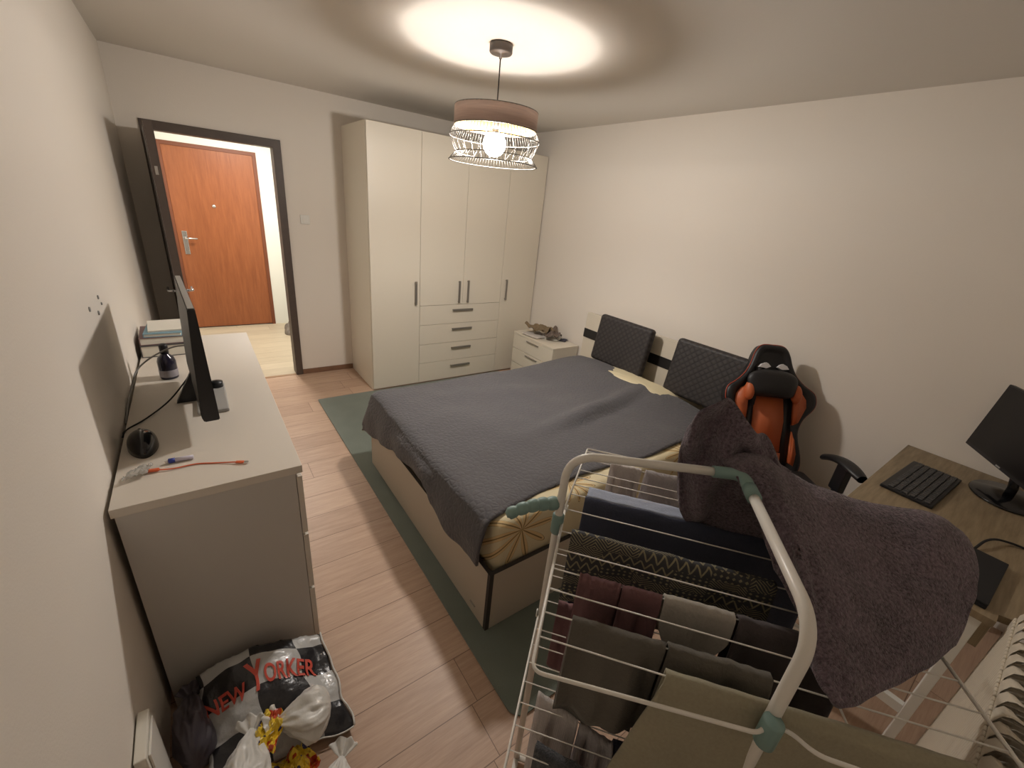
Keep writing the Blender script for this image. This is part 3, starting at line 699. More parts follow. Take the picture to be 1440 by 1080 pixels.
# cables to the wall
b = NB(); tube(b, smoothpath([(.236, 2.06, 1.03), (.20, 2.04, .985), (.14, 1.98, .935), (.07, 1.88, .918), (.018, 1.80, .920), (.006, 1.78, .90)]), .0032, 8); tag(obj('power_cable', b, M['blackmat']), 'black cable running from the monitor back to the wall', 'cable')
b = NB(); tube(b, smoothpath([(.228, 2.22, 1.10), (.17, 2.28, 1.075), (.09, 2.30, 1.03), (.03, 2.30, .975), (.010, 2.20, .935), (.0062, 2.05, .925), (.0062, 1.9, .90)]), .0036, 8); tag(obj('video_cable', b, M['greyplastic']), 'grey cable arching behind the bottle to the wall', 'cable')

# ------------------------------------------------------------------ bags in the left corner
def bagP(u, v):
    A = Vector((.10, 1.245, .185)); B = Vector((.505, 1.235, .135)); C_ = Vector((.535, .885, .030)); D = Vector((.115, .945, .035))
    p = A*(1-u)*(1-v)+B*u*(1-v)+C_*u*v+D*(1-u)*v
    p.z += .055*sin(pi*min(1, u*1.1))*(1-v)**.6 + .03*sin(pi*u)*sin(pi*v)
    p.z += .012*nz(u*4, v*4, 2)+.005*nz(u*11, v*11, 5)
    p.x += .012*nz(v*5, 1, u*2); p.y += .012*nz(u*5, 3, v*2)
    p.z = max(p.z, .012); return p
sbag = thing('shopping_bag', 'black and white checkered plastic carrier bag with red lettering leaning on the dresser end', 'bag', (.32, 1.08, 0))
def PG(o): o.matrix_parent_inverse = Matrix.Translation(-Vector(sbag.location)); return o
b = NB(); grid(b, 44, 34, bagP)
def bagQ(u, v):
    p = bagP(u, v); e = min(u, 1-u, v, 1-v)*8; e = min(1, max(0, e)); q = Vector((p.x, p.y, p.z))
    q.z = max(.004, p.z-.004-(.06+.08*(1-v))*e); return q
grid(b, 44, 34, bagQ); bmesh.ops.remove_doubles(b, verts=b.verts, dist=.0045)
PG(obj('bag_body', b, M['bag'], sbag, True))
b = NB(); tube(b, [bagP(1, v/24)+Vector((.003, 0, .002)) for v in range(25)], .0035, 6); tube(b, [bagP(.55+.45*u/14, 1)+Vector((0, -.002, .001)) for u in range(15)], .003, 6); PG(obj('rim', b, M['film'], sbag))
def text_on_bag(s, size, u0, v0, su, sv, m, name, slope=0.0):
    cu = bpy.data.curves.new('t', 'FONT'); cu.body = s; cu.size = size; cu.extrude = .012; cu.offset = .018
    o = bpy.data.objects.new('t', cu); COL.objects.link(o)
    me = bpy.data.meshes.new_from_object(o.evaluated_get(bpy.context.evaluated_depsgraph_get())); bpy.data.objects.remove(o)
    bb = NB(); bb.from_mesh(me)
    bmesh.ops.triangulate(bb, faces=bb.faces); bmesh.ops.subdivide_edges(bb, edges=[e for e in bb.edges if e.calc_length() > .12], cuts=2)
    for vv in bb.verts:
        x, y, z = vv.co; u = u0+x*su; v = v0-y*sv-slope*x; e = 1e-3
        p = bagP(u, v); n = (bagP(u+e, v)-p).cross(bagP(u, v+e)-p).normalized(); n = n if n.z > 0 else -n
        vv.co = p+n*(.003 if z < 0 else .0042)
    return PG(obj(name, bb, m, sbag))
text_on_bag('NEW', 1, .02, .47, .125, .20, M['red'], 'lettering')
text_on_bag('Y', 1, .345, .47, .20, .40, M['red'], 'lettering')
text_on_bag('ORKER', 1, .465, .43, .125, .24, M['red'], 'lettering')
b = NB()
for i, (u, v) in enumerate(((.66, .82),)):
    p = bagP(u, v)+Vector((0, 0, .004)); tube(b, [p+Vector((.016*cos(a*pi/8), .016*sin(a*pi/8), 0)) for a in range(17)], .0022, 6); tube(b, [p+Vector((-.008, 0, 0)), p+Vector((.008, .004, 0))], .0022, 6)
PG(obj('recycling_mark', b, M['bluemark'], sbag))

def gathered_bag(name, c, size, axis, m, label, seed):
    """a soft bag whose folds run out from a knot at one end; axis = horizontal direction from the knot"""
    t = thing(name, label, 'bag', c); ax = Vector(axis).normalized(); sd = Vector((-ax.y, ax.x, 0)); up = Vector((0, 0, 1))
    bb = NB(); nseed = seed
    def F(u, v):
        a = 2*pi*u; q = v
        rad = (.10+.90*sin(min(1, q*1.25)*pi/2))*(sqrt(max(0, 1-((max(q, .62)-.62)/.38)**2.2)) if q > .62 else 1)
        fo = 1+(.16*sin(a*5+seed+1.5*nz(q*3, a, seed))+.10*sin(a*9+seed*2+2*nz(q*4, a, seed+3)))*(1-q)**.8+.22*nz(cos(a)*1.6+q*2, sin(a)*1.6, seed)-.16*abs(nz(cos(a)*3, sin(a)*3, q*4+seed))+.06*sin(a*13+6*q+3*nz(q*5, a, seed))*(1-.5*q)
        p = ax*((q-.1)*size[0])+sd*(cos(a)*rad*size[1]*fo)+up*(size[2]*.52+sin(a)*rad*size[2]*.52*fo)
        p.z = max(.001, p.z); return p
    grid(bb, 100, 40, F, close_u=True); bmesh.ops.remove_doubles(bb, verts=bb.verts, dist=1e-4)
    obj('bag_body', bb, m, t, True)
    bb = NB()
    def G(u, v):
        a = (v-.5)*2.2; r = .05*u+.004
        return Vector((0, 0, size[2]*.5))-ax*(r*cos(a)*(1+.2*nz(v*6, u*3, seed)))+sd*(r*sin(a))+up*(.03*u+.008*sin(v*20+seed)*u)
    grid(bb, 12, 30, G); solidify(obj('knot', bb, m, t, True), .0012)
    return t
def crinkle(name, c, sx, sy, sz, m, label, seed, rz=0, cat='wrapper'):
    bb = NB(); n = 17; random.seed(seed)
    V = [[bb.verts.new(((i/n-.5)*sx*(1+.25*nz(j*.3, seed))+random.uniform(-1, 1)*sx*.02, (j/n-.5)*sy*(1+.25*nz(i*.3, seed+2))+random.uniform(-1, 1)*sy*.02, sz*(.5+.7*nz(i*.22, j*.22, seed))+sz*.35*abs(nz(i*.55, j*.55, seed+4))+random.uniform(0, .12)*sz)) for j in range(n+1)] for i in range(n+1)]
    for i in range(n):
        for j in range(n):
            q = [V[i][j], V[i+1][j], V[i+1][j+1], V[i][j+1]]
            if (i+j) % 2: bb.faces.new([q[0], q[1], q[2]]); bb.faces.new([q[0], q[2], q[3]])
            else: bb.faces.new([q[0], q[1], q[3]]); bb.faces.new([q[1], q[2], q[3]])
    mn = min(v.co.z for v in bb.verts)
    for v in bb.verts: v.co.z -= mn
    o = solidify(obj(name, bb, m, smooth=cat != 'wrapper'), .0012 if cat == 'wrapper' else .006, 0); o.location = c; o.rotation_euler = (0, 0, rz)
    if cat != 'wrapper': subsurf(o, 1)
    return tag(o, label, cat)
gathered_bag('plastic_bag', (.325, .955, .085), (.17, .085, .13), (1, -.25, 0), M['film'], 'white plastic bag puffed up beside the yellow wrapper', 2.0)
gathered_bag('plastic_bag', (.235, .965, .07), (.22, .075, .15), (-.25, -1, 0), M['film'], 'white translucent tied plastic bag under the red lettering', 5.0)
gathered_bag('bin_bag', (.085, 1.20, .01), (.24, .055, .24), (0, -1, 0), M['darkfilm'], 'violet grey crumpled thin bag in the corner against the left wall', 9.0)
gathered_bag('plastic_bag', (.47, .80, .002), (.12, .05, .07), (-.6, -1, 0), M['film'], 'small white plastic bag at the near edge of the floor pile', 7.0)
crinkle('snack_wrapper', (.285, .935, .145), .075, .13, .05, M['yellow'], 'crumpled yellow snack wrapper between the white bags', 12, -.5)
crinkle('snack_wrapper', (.335, .84, .055), .12, .11, .07, M['yellow'], 'yellow and blue wrapper piece at the near edge of the rubbish', 21, .3)
crinkle('khaki_trousers', (3.30, 3.33, nh+.030), .20, .30, .12, M['khaki'], 'crumpled khaki trousers heaped on the bedside table', 4, .2, 'clothes')
crinkle('brown_shirt', (3.36, 3.20, nh+.034), .17, .28, .075, fabric('brown_cotton', (112, 98, 88), .3, 40), 'crumpled brown grey shirt beside the khaki trousers on the bedside table', 15, -.5, 'clothes')
# white box against the left wall
b = NB(); box(b, (.004, .86, .002), (.030, 1.00, .44), .003); t = tag(obj('paper_folder', b, M['paper']), 'white folder standing against the left wall below the dresser end', 'folder')
b = NB(); box(b, (.0305, .875, .004), (.036, .985, .425), .001); obj('divider', b, M['whiteplastic'], t)

# small grey bundle on the hall floor
crumple('slipper_bundle', (1.27, 6.05, .002), .13, .26, .16, mat('grey_plush', (112, 104, 96), .9, bump=.6, bscale=60, var=.3, vscale=25), 'grey brown fuzzy slipper on the hall floor behind the door frame', 31, 'slipper', .5, 3)

# ------------------------------------------------------------------ desk, right corner
desk = thing('desk', 'oak desk with white legs in the right corner by the radiator', 'desk', (2.83, -.13, 0))
def PK(o): o.matrix_parent_inverse = Matrix.Translation(-Vector(desk.location)); return o
kz = .79; kx0, kx1, ky0, ky1 = 2.157, 3.495, -.46, .207
b = NB(); prism(b, [(kx0, -.298), (kx0+.05, -.298), (kx0+.12, ky0), (kx1, ky0), (kx1, ky1), (kx0, ky1)], kz-.025, kz); PK(obj('table_top', b, M['desk'], desk))
b = NB(); box(b, (kx0+.012, -.296, kz-.125), (kx0+.028, ky1-.02, kz-.0255)); PK(obj('apron', b, M['desk'], desk))
for (lxx, lyy) in ((kx0+.03, -.262), (kx0+.03, ky1-.045), (kx1-.04, ky1-.045), (kx1-.04, ky0+.05)):
    b = NB(); box(b, (lxx-.022, lyy-.014, .001), (lxx+.022, lyy+.014, kz-.026), .002); PK(obj('leg', b, M['whiteplastic'], desk))
b = NB(); box(b, (kx0+.018, -.247, .245), (kx0+.042, ky1-.06, .285)); PK(obj('cross_bar', b, M['whiteplastic'], desk))

# keyboard
kb = thing('keyboard', 'black keyboard on the oak desk', 'keyboard', (2.995, .05, kz+.0005), radians(-3))
b = NB(); box(b, (-.235, -.095, 0), (.235, .095, .014), .004); obj('body', b, M['black'], kb)
b = NB()
for r_ in range(6):
    for c_ in range(20):
        box(b, (-.225+c_*.0226, .07-.026*r_-.020, .0142), (-.225+c_*.0226+.0175, .07-.026*r_, .020), .001, 1)
ok = obj('keys', b, M['greyplastic'], kb); ok.data.materials[0] = mat('key_caps', (64, 63, 64), .5)
# desk monitor
m2 = thing('monitor', 'black monitor on a round foot on the oak desk', 'monitor', (3.24, -.20, kz))
def PM2(o): o.matrix_parent_inverse = Matrix.Translation(-Vector(m2.location)); return o
B1 = Vector((3.406, .011, .935)); B2 = Vector((3.009, -.231, .935)); ex = (B2-B1).normalized(); tilt = radians(6)
nrm = Vector((ex.y, -ex.x, 0));  nrm = nrm if nrm.dot(Vector((-1, .3, 0))) > 0 else -nrm
upv = (Vector((0, 0, 1))*cos(tilt)-nrm*sin(tilt)).normalized(); nn = ex.cross(upv); nn = nn if nn.dot(nrm) > 0 else -nn
MM = frame_M(B1, ex, upv, nn)
b = NB(); box(b, (0, 0, -.028), (.535, .34, -.002), .004, M=MM); box(b, (.09, .05, -.055), (.445, .28, -.028), .01, M=MM); PM2(obj('casing', b, M['black'], m2))
b = NB(); box(b, (.006, .018, -.0019), (.529, .334, -.0005), M=MM); PM2(obj('screen', b, M['screen'], m2))
b = NB(); box(b, (.255, .006, -.0018), (.285, .012, -.0008), M=MM); PM2(obj('badge', b, M['silver'], m2))
b = NB(); lathe(b, [(0, kz+.0006), (.125, kz+.0006), (.13, kz+.004), (.125, kz+.012), (.03, kz+.02), (0, kz+.02)], 3.27, -.21, 40)
for v in b.verts: v.co = Vector((3.25+(v.co.x-3.27)*1.25, v.co.y, v.co.z))
PM2(obj('stand_base', b, M['gloss'], m2, True))
b = NB(); p1 = MM @ Vector((.26, .10, -.05)); tube(b, [(3.24, -.21, kz+.015), (3.24, -.21, kz+.06), p1], .018, 12); PM2(obj('stand_neck', b, M['gloss'], m2))
# laptop
lt = thing('laptop', 'closed black laptop near the radiator end of the desk', 'laptop', (2.37, -.12, kz+.0005), radians(-2))
b = NB(); box(b, (-.175, -.155, 0), (.175, .155, .013), .003); obj('base', b, M['blackmat'], lt)
b = NB(); box(b, (-.175, -.155, .0135), (.175, .155, .022), .003); obj('lid', b, M['blackmat'], lt)
b = NB(); tube(b, smoothpath([(2.56, -.19, kz+.006), (2.66, -.21, kz+.02), (2.74, -.25, kz+.012), (2.76, -.33, kz+.005), (2.62, -.38, kz+.004), (2.42, -.385, kz+.004), (2.33, -.40, kz-.02)]), .0045, 8); tag(obj('laptop_cable', b, M['blackmat']), 'black cable curving over the desk behind the laptop', 'cable')

# ------------------------------------------------------------------ radiator
rd = thing('radiator', 'cream ribbed column radiator on the wall by the desk', 'radiator', (1.7, -.40, .08))
def PR(o): o.matrix_parent_inverse = Matrix.Translation(-Vector(rd.location)); return o
def section_mesh():
    bb = NB()
    # profile in y,z with rounded top, extruded along x, with finned front
    n = 10; prof_ = []
    for k in range(n+1): a = pi*k/n; prof_.append((-.395+.065*cos(a), .72+.05*sin(a)))
    for k in range(n+1): a = pi+pi*k/n; prof_.append((-.395+.065*cos(a), .145+.045*sin(a)))
    V_ = prism(bb, [(p[0], p[1]) for p in prof_], -.012, .012, M=Matrix(((0, 0, 1, 0), (1, 0, 0, 0), (0, 1, 0, 0), (0, 0, 0, 1))))
    bmesh.ops.bevel(bb, geom=[e for e in bb.edges if abs(e.verts[0].co.x-e.verts[1].co.x) < 1e-6], offset=.008, segments=3, affect='EDGES')
    for xa in (-.0285, -.0092, .0101): box(bb, (xa, -.332, .12), (xa+.0184, -.324, .815), .0035, 2)
    box(bb, (-.0275, -.463, .15), (.0275, -.457, .78), .002, 1)
    tube(bb, [(-.0299, -.395, .74), (.0299, -.395, .74)], .024, 12); tube(bb, [(-.0299, -.395, .15), (.0299, -.395, .15)], .024, 12)
    # slanting deflector fin near the top
    def fin(u, v):
        x = -.0285+.057*u; k = min(1, v/.25)
        y = -.330-.13*max(0, (v-.12)/.88); z = .80+.07*sin(k*pi/2)-.012*max(0, v-.6)/.4
        return Vector((x, y, z-(.040*u**1.3)*min(1, v*2.2)))
    grid(bb, 8, 12, fin, uv=False)
    grid(bb, 8, 12, lambda u, v: fin(u, v)+Vector((0, -.001, -.003)), uv=False)
    return bb
s0 = PR(obj('section', section_mesh(), M['radiator'], rd)); s0.location = (2.17, 0, 0)
for k in range(1, 18):
    c = s0.copy(); c.location = (2.17-.06*k, 0, 0); COL.objects.link(c)
b = NB(); tube(b, fillet([(2.20, -.395, .74), (2.30, -.395, .74), (2.36, -.44, .74)], .02), .013, 10); tube(b, [(2.36, -.44, .74), (2.36, -.44, 0.0)], .012, 10); tube(b, fillet([(2.20, -.395, .15), (2.30, -.44, .15), (2.30, -.44, 0)], .02), .012, 10); PR(obj('pipe', b, M['radiator'], rd))
for x in (1.4, 2.0):
    b = NB(); box(b, (x-.01, -.499, .62), (x+.01, -.455, .65)); PR(obj('bracket', b, M['radiator'], rd))

M['slot'] = mat('slot_lit_wall', (225, 222, 222), .5)
# ------------------------------------------------------------------ gaming chair
ch = thing('gaming_chair', 'black and orange gaming chair behind the drying rack', 'chair', (3.12, .88, 0), 0)
fdir = Vector((-.6165, -.7873, 0)).normalized(); lat = Vector((fdir.y, -fdir.x, 0)); lat = lat if lat.y < 0 else -lat   # lat: towards picture-right
rec = radians(23.5); upb = (Vector((0, 0, 1))*cos(rec)-fdir*sin(rec)).normalized(); nb = lat.cross(upb); nb = nb if nb.dot(fdir) > 0 else -nb
O_ = Vector((3.085, .745, .385)); MB = frame_M(O_, lat, upb, nb)     # local: x lateral, y up the back, z towards the sitter
def PH(o): o.matrix_parent_inverse = Matrix.Translation(-Vector(ch.location)); return o
half = [(0, .845), (.055, .843), (.09, .825), (.115, .78), (.135, .715), (.165, .655), (.215, .60), (.275, .555), (.290, .50), (.276, .45), (.225, .385), (.20, .31), (.205, .24), (.225, .15), (.228, .08), (.205, .02), (.16, -.01), (0, -.02)]
def outl(s): return [(x*s, .42+(y-.42)*(1-(1-s)*.6)) for x, y in half]
HP = smoothpath([(x, y, 0) for x, y in half], 3)
full = [(p.x, p.y) for p in HP] + [(-p.x, p.y) for p in HP[::-1][1:-1]]
b = NB(); n = len(full)
def ringpts(scale, z): return [MB @ Vector((x*scale, .42+(y-.42)*(1-(1-scale)*.45), z+ .045*max(0, abs(x*scale)/.27-.45)*(1 if z > 0 else .5))) for x, y in full]
levels = [(.80, -.035), (.95, -.035), (1.0, -.015), (1.0, .02), (.97, .045), (.88, .052), (.80, .04), (.72, .03)]
rings = [[b.verts.new(p) for p in ringpts(s, z)] for s, z in levels]
for i in range(len(rings)-1):
    for k in range(n): f = b.faces.new([rings[i][k], rings[i][(k+1) % n], rings[i+1][(k+1) % n], rings[i+1][k]]); f.smooth = True
b.faces.new(rings[0][::-1]); b.faces.new(rings[-1])
PH(obj('backrest', b, M['blackleather'], ch))
b = NB(); tube(b, ringpts(1.002, .03)+[ringpts(1.002, .03)[0]], .003, 6); PH(obj('piping', b, mat('red_piping', (170, 70, 48), .5), ch))
def panel(name, pts, z, t, m, bev=.012):
    bb = NB(); fs = prism(bb, pts, z-.02, z+t, M=MB)
    top = [e for e in fs[1].edges]
    bmesh.ops.bevel(bb, geom=top, offset=bev, segments=3, affect='EDGES'); return PH(obj(name, bb, m, ch, True))
panel('centre_panel', [(-.095, .16), (.095, .16), (.098, .36), (.092, .53), (-.092, .53), (-.098, .36)], .035, .018, M['orange'])
panel('centre_panel', [(-.092, .015), (.092, .015), (.095, .155), (-.095, .155)], .035, .03, M['orange'])
for s in (-1, 1):
    panel('harness_strip', [(s*.100, .02), (s*.145, .02), (s*.150, .30), (s*.128, .62), (s*.096, .62), (s*.100, .30)], .035, .010, M['blackleather'], .004)
    panel('side_panel', [(s*.152, .34), (s*.185, .36), (s*.228, .46), (s*.222, .51), (s*.19, .55), (s*.145, .58), (s*.150, .42)], .062, .008, M['orange'], .006)
    panel('side_panel', [(s*.150, .10), (s*.182, .08), (s*.196, .16), (s*.172, .25), (s*.155, .30)], .055, .008, M['orange'], .006)
    # wing bolster nearer the pillow
bb = NB()
def F(u, v):
    a = 2*pi*u; p = -pi/2+pi*v; s = lambda q, e: (abs(q)**e)*(1 if q >= 0 else -1)
    x = s(cos(p), .7)*s(cos(a), .6); y = s(cos(p), .7)*s(sin(a), .6)
    return MB @ Vector((x*.155*(1+.10*y)-.012, .592+y*.088-.02*x*x, .080+.045*sin(p)))
grid(bb, 40, 16, F, close_u=True); bmesh.ops.remove_doubles(bb, verts=bb.verts, dist=1e-4)
pil = PH(obj('head_pillow', bb, M['blackleather'], ch, True))
for s in (-1, 1):
    bb = NB(); grid(bb, 20, 10, lambda u, v, s=s: MB @ Vector((s*.150+.030*cos(2*pi*u)*sin(pi*v), .535+.062*sin(2*pi*u)*sin(pi*v), .075+.035*cos(pi*v))), close_u=True); bmesh.ops.remove_doubles(bb, verts=bb.verts, dist=1e-4); PH(obj('pillow_side', bb, M['orange'], ch, True))
    # solid pale lenses, coloured like the lit wall seen through the back cut-outs
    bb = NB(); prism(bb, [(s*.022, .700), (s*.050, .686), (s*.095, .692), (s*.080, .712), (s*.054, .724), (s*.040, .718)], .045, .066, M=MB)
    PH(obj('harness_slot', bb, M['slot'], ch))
# seat
MS = frame_M(O_, lat, fdir, (0, 0, 1))
b = NB(); box(b, (-.26, .02, -.01), (.26, .50, .08), .035, 4, M=MS); PH(obj('seat', b, M['blackleather'], ch, True))
b = NB(); box(b, (-.15, .04, .02), (.15, .48, .10), .03, 4, M=MS); PH(obj('seat_cushion', b, M['orange'], ch, True))
b = NB()
tube(b, [MS @ Vector((0, .24, -.02)), MS @ Vector((0, .24, -.30))], .028, 14); box(b, (-.10, .12, -.045), (.10, .36, -.012), .005, M=MS); PH(obj('gas_lift', b, M['black'], ch))
for k in range(5):
    a = 2*pi*k/5+.3; bb = NB()
    e_ = Vector((.30*cos(a), .24+.30*sin(a), -.335)); tube(bb, [MS @ Vector((0, .24, -.30)), MS @ e_], lambda q: .026-.01*q, 10)
    lg = PH(obj('leg', bb, M['black'], ch))
    bb = NB(); c_ = MS @ e_; d_ = Vector((sin(a), -cos(a), 0))*.012
    for s in (-1, 1): tube(bb, [Vector((c_.x, c_.y, .038))+d_*s*.5, Vector((c_.x, c_.y, .038))+d_*s*2], .027, 16)
    ww = obj('wheel', bb, M['blackmat'], lg)
    ww.matrix_parent_inverse = Matrix.Identity(4)
for s in (-1, 1):
    bb = NB(); tube(bb, [MS @ Vector(p) for p in fillet([(s*.20, .22, -.015), (s*.325, .22, -.015), (s*.325, .22, .20)], .04)], .02, 10); box(bb, (s*.325-.022, .18, .08), (s*.325+.022, .26, .245), .008, M=MS); PH(obj('arm_post', bb, M['black'], ch))
    bb = NB()
    def G(u, v, s=s):
        y = .05+.30*v; w = .045*(1-.35*(2*v-1)**4); a = 2*pi*u
        return MS @ Vector((s*.325+w*cos(a), y, .245+.022*sin(a)+.02*sin(pi*v)-.04*(1-v)**3))
    grid(bb, 18, 12, G, close_u=True)
    PH(obj('armrest', bb, M['black'], ch, True))

# ------------------------------------------------------------------ drying rack
rk = thing('drying_rack', 'white tubular drying rack with teal joints, loaded with laundry', 'drying rack', (1.1, .15, 0))
def PT(o): o.matrix_parent_inverse = Matrix.Translation(-Vector(rk.location)); return o
wd = Vector((.637, -.770, 0)); rdv = Vector((-.762, -.647, 0))      # along the wires; from the hinge to the near bar
zA, zB = 1.08, .74
Lp = Vector((.985, .488, 0)); Rp = Vector((.968, -.060, 0)); zR = 1.285
EL = Vector((1.299, .220, zR+.005))
b = NB(); tube(b, fillet([Lp+Vector((0, 0, .02)), Lp+Vector((0, 0, zR)), EL+(Lp+Vector((0, 0, zR))-EL)*.10], .075, 10), .0105, 14); PT(obj('frame_tube', b, M['rack'], rk, True))
bend = Vector((.988, -.052, zR))
b = NB(); tube(b, fillet([EL+(bend-EL)*.12, bend, Rp+Vector((0, 0, .02))], .07, 10), .0112, 14); PT(obj('frame_tube', b, M['rack'], rk, True))
b = NB(); d1 = (Lp+Vector((0, 0, zR))-EL).normalized(); d2 = (bend-EL).normalized()
tube(b, fillet([EL+d1*.07, EL, EL+d2*.085], .03, 6), .0142, 14); tube(b, [EL+d2*.052, EL+d2*.092], .0158, 14); PT(obj('elbow_joint', b, M['teal'], rk, True))
# floor feet linking the posts
b = NB(); tube(b, fillet([Lp+Vector((0, 0, .02)), Lp+rdv*.42+Vector((0, 0, .02)), Lp+rdv*.42+wd*.40+Vector((0, 0, .02)), Rp+Vector((0, 0, .02))], .05), .009, 10); tube(b, fillet([Lp+Vector((0, 0, .02)), Lp+wd*.75+Vector((0, 0, .02)), Rp+wd*.38+Vector((0, 0, .02)), Rp+Vector((0, 0, .02))], .05), .009, 10); PT(obj('foot_tube', b, M['rack'], rk))
# clamps and grip
for c, r_ in ((Lp+Vector((0, 0, 1.075)), .0155), (Rp+Vector((0, 0, 1.07)), .0165)):
    b = NB(); lathe(b, [(r_-.003, -.03), (r_, -.026), (r_, .026), (r_-.003, .03)], c.x, c.y, 20, M=Matrix.Translation((0, 0, c.z))); PT(obj('clamp', b, M['teal'], rk, True))
b = NB(); h0 = Lp+Vector((-.004, .008, 1.135)); h1 = Vector((.852, .538, 1.115)); 
pts = [h0+(h1-h0)*k/40+Vector((0, 0, .012*sin(k/40*pi*.9))) for k in range(41)]
tube(b, pts, lambda q: (.0145+.0042*abs(sin(q*pi*5))**.6-.003*q)*(1 if q < .96 else .7), 12); PT(obj('grip_handle', b, M['teal'], rk, True))

HA = Vector((1.031, .511, zA)); wl = .782
q_main = [.082, .145, .208, .266, .325, .380]; q_bar = .448
def WP(q, s, z=zA): p = HA+rdv*q+wd*s; return Vector((p.x, p.y, z))
b = NB()
frame_pts = [WP(-.01, 0), WP(q_bar, 0), WP(.428, .372), WP(.408, .392), WP(.408, .425), WP(.432, .455), WP(.440, wl), WP(-.01, wl)]
tube(b, fillet(frame_pts, .022, 5), .0036, 8)
for q in q_main: tube(b, [WP(q, 0), WP(q, wl)], .0017, 6)
tube(b, [WP(-.008, 0), WP(-.008, wl)], .0017, 6)
PT(obj('wire_shelf', b, M['rack'], rk))
b = NB()   # hinge cheeks
for s in (.0, ):
    for k in (-.004, .006):
        lathe(b, [(0, -.0015), (.010, -.0015), (.010, .0015), (0, .0015)], seg=16, M=frame_M(WP(-.012, s+k), (0, 0, 1), rdv, wd))
tube(b, [Lp+Vector((.008, .004, zA)), WP(-.012, 0)], .004, 8)
PT(obj('hinge', b, M['whiteplastic'], rk))
# outer wing, sloping slightly down
wdir = Vector((.798, .578, -.145)).normalized()
HW = Vector((1.040, .520, zA-.002))
def WW(t, s): return HW+wdir*t+wd*s
tw = [.09, .155, .21, .27, .37, .445]; t_end = .476
b = NB(); tube(b, fillet([WW(0, 0), WW(t_end, 0), WW(t_end, wl), WW(0, wl)], .012, 4), .003, 8)
for t in tw: tube(b, [WW(t, 0), WW(t, wl)], .0017, 6)
PT(obj('wire_wing', b, M['rack'], rk))
# lower shelf
def LB(q, s): p = HA+rdv*q+wd*s; return Vector((p.x, p.y, zB))
b = NB(); tube(b, fillet([LB(-.24, -.02), LB(.46, -.02), LB(.46, wl-.02), LB(-.24, wl-.02)], .02, 5), .003, 8)
for k in range(14):
    q = -.20+.05*k
    if abs(q-.05) < .001: continue
    tube(b, [LB(q, -.02), LB(q, wl-.02)], .0016, 6)
PT(obj('wire_shelf', b, M['rack'], rk))
b = NB()
for k in (-.026, -.014): lathe(b, [(0, -.0015), (.011, -.0015), (.011, .0015), (0, .0015)], seg=16, M=frame_M(LB(.05, k), (0, 0, 1), rdv, wd))
tube(b, [Lp+Vector((0, 0, zB)), LB(.05, -.02)], .004, 8); PT(obj('hinge', b, M['whiteplastic'], rk)); b = NB(); tube(b, [Rp+Vector((0, 0, zB)), LB(.44, .40)], .004, 8); PT(obj('hinge', b, M['whiteplastic'], rk))
b = NB(); tube(b, [Rp+Vector((0, 0, 1.045)), WP(.408, .405)], .006, 8); PT(obj('hook', b, M['teal'], rk))
# upper arm that carries the big towel
T0 = Vector((1.250, .303, 0)); TN = Vector((.770, .637, 0)).normalized()
arm_a = T0+wd*.19+TN*.03+Vector((0, 0, 1.262)); arm_e = T0+wd*.50+TN*.03+Vector((0, 0, 1.236))
b = NB(); tube(b, fillet([EL, arm_a, arm_e], .03), .007, 10); PT(obj('top_arm', b, M['rack'], rk))
fe_ = Vector((arm_e.x, arm_e.y, .02))
b = NB(); tube(b, [arm_e, fe_], .008, 10); tube(b, [fe_, Rp+wd*.38+Vector((0, 0, .02))], .008, 8); PT(obj('rear_post', b, M['rack'], rk))

# laundry
NOUT = Vector((-.770, -.637, 0)).normalized()       # toward the camera side of a hanging piece
def drape(name, A, B, front, back, m, label, cat, seed=0, fold=.012, nf=3, thick=.004, flare=0.0, skewL=0.0, skewR=0.0, hem=0.0, droop=.0, round_=0.0, sag=.0, n=(44, 40)):
    A = Vector(A); B = Vector(B); r = .0035
    def F(u, v):
        tot = front+back; d = v*tot-back            # d<0 : back side, d>0 : front side
        side = 1 if d >= 0 else -1; dd = abs(d)
        lo = skewL*dd/max(front, 1e-3) if side > 0 else 0; hi = skewR*dd/max(front, 1e-3) if side > 0 else 0
        uu = lo+(1-lo-hi)*u if side > 0 else u
        uu += flare*(u-.5)*dd
        ln = (front if side > 0 else back)
        P0 = A.lerp(B, u) + (B-A)*(uu-u)
        k = 1.0
        if round_ and side > 0: k = sqrt(max(0.0, 1-(abs(2*u-1)**2.2)*round_))
        ddk = dd*k*(1+hem*nz(u*3, seed, 1))
        off = r*side*min(1, dd/.01)+side*(.006+.02*min(1, ddk/.3))
        if dd < .01: off = r*side*(dd/.01)+side*.006*(dd/.01)
        fo = fold*min(1, ddk/.08)*(sin(u*nf*2*pi+seed)+.6*sin(u*nf*4.3*pi+seed*2.1)*.7)+.006*nz(u*6, ddk*9, seed)*min(1, ddk/.05)
        z = -max(0, ddk-.006)+(.0045 if dd < .012 else 0)
        z -= sag*sin(pi*u)
        z += .004*nz(u*9, 0, seed+4)*(1 if dd < .02 else 0)
        return P0+NOUT*(off+fo*(1 if side > 0 else .6))+Vector((0, 0, z+.004))
    bb = NB(); grid(bb, n[0], n[1], F)
    o = solidify(obj(name, bb, m, smooth=True), thick, 0)
    return tag(o, label, cat, 'laundry hanging on the drying rack')
drape('patterned_cloth', WP(.082, .028), WP(.082, .50), .20, .16, M['pattern'], 'charcoal cloth with beige geometric print hanging on the rack', 'cloth', 1, .008, 2)
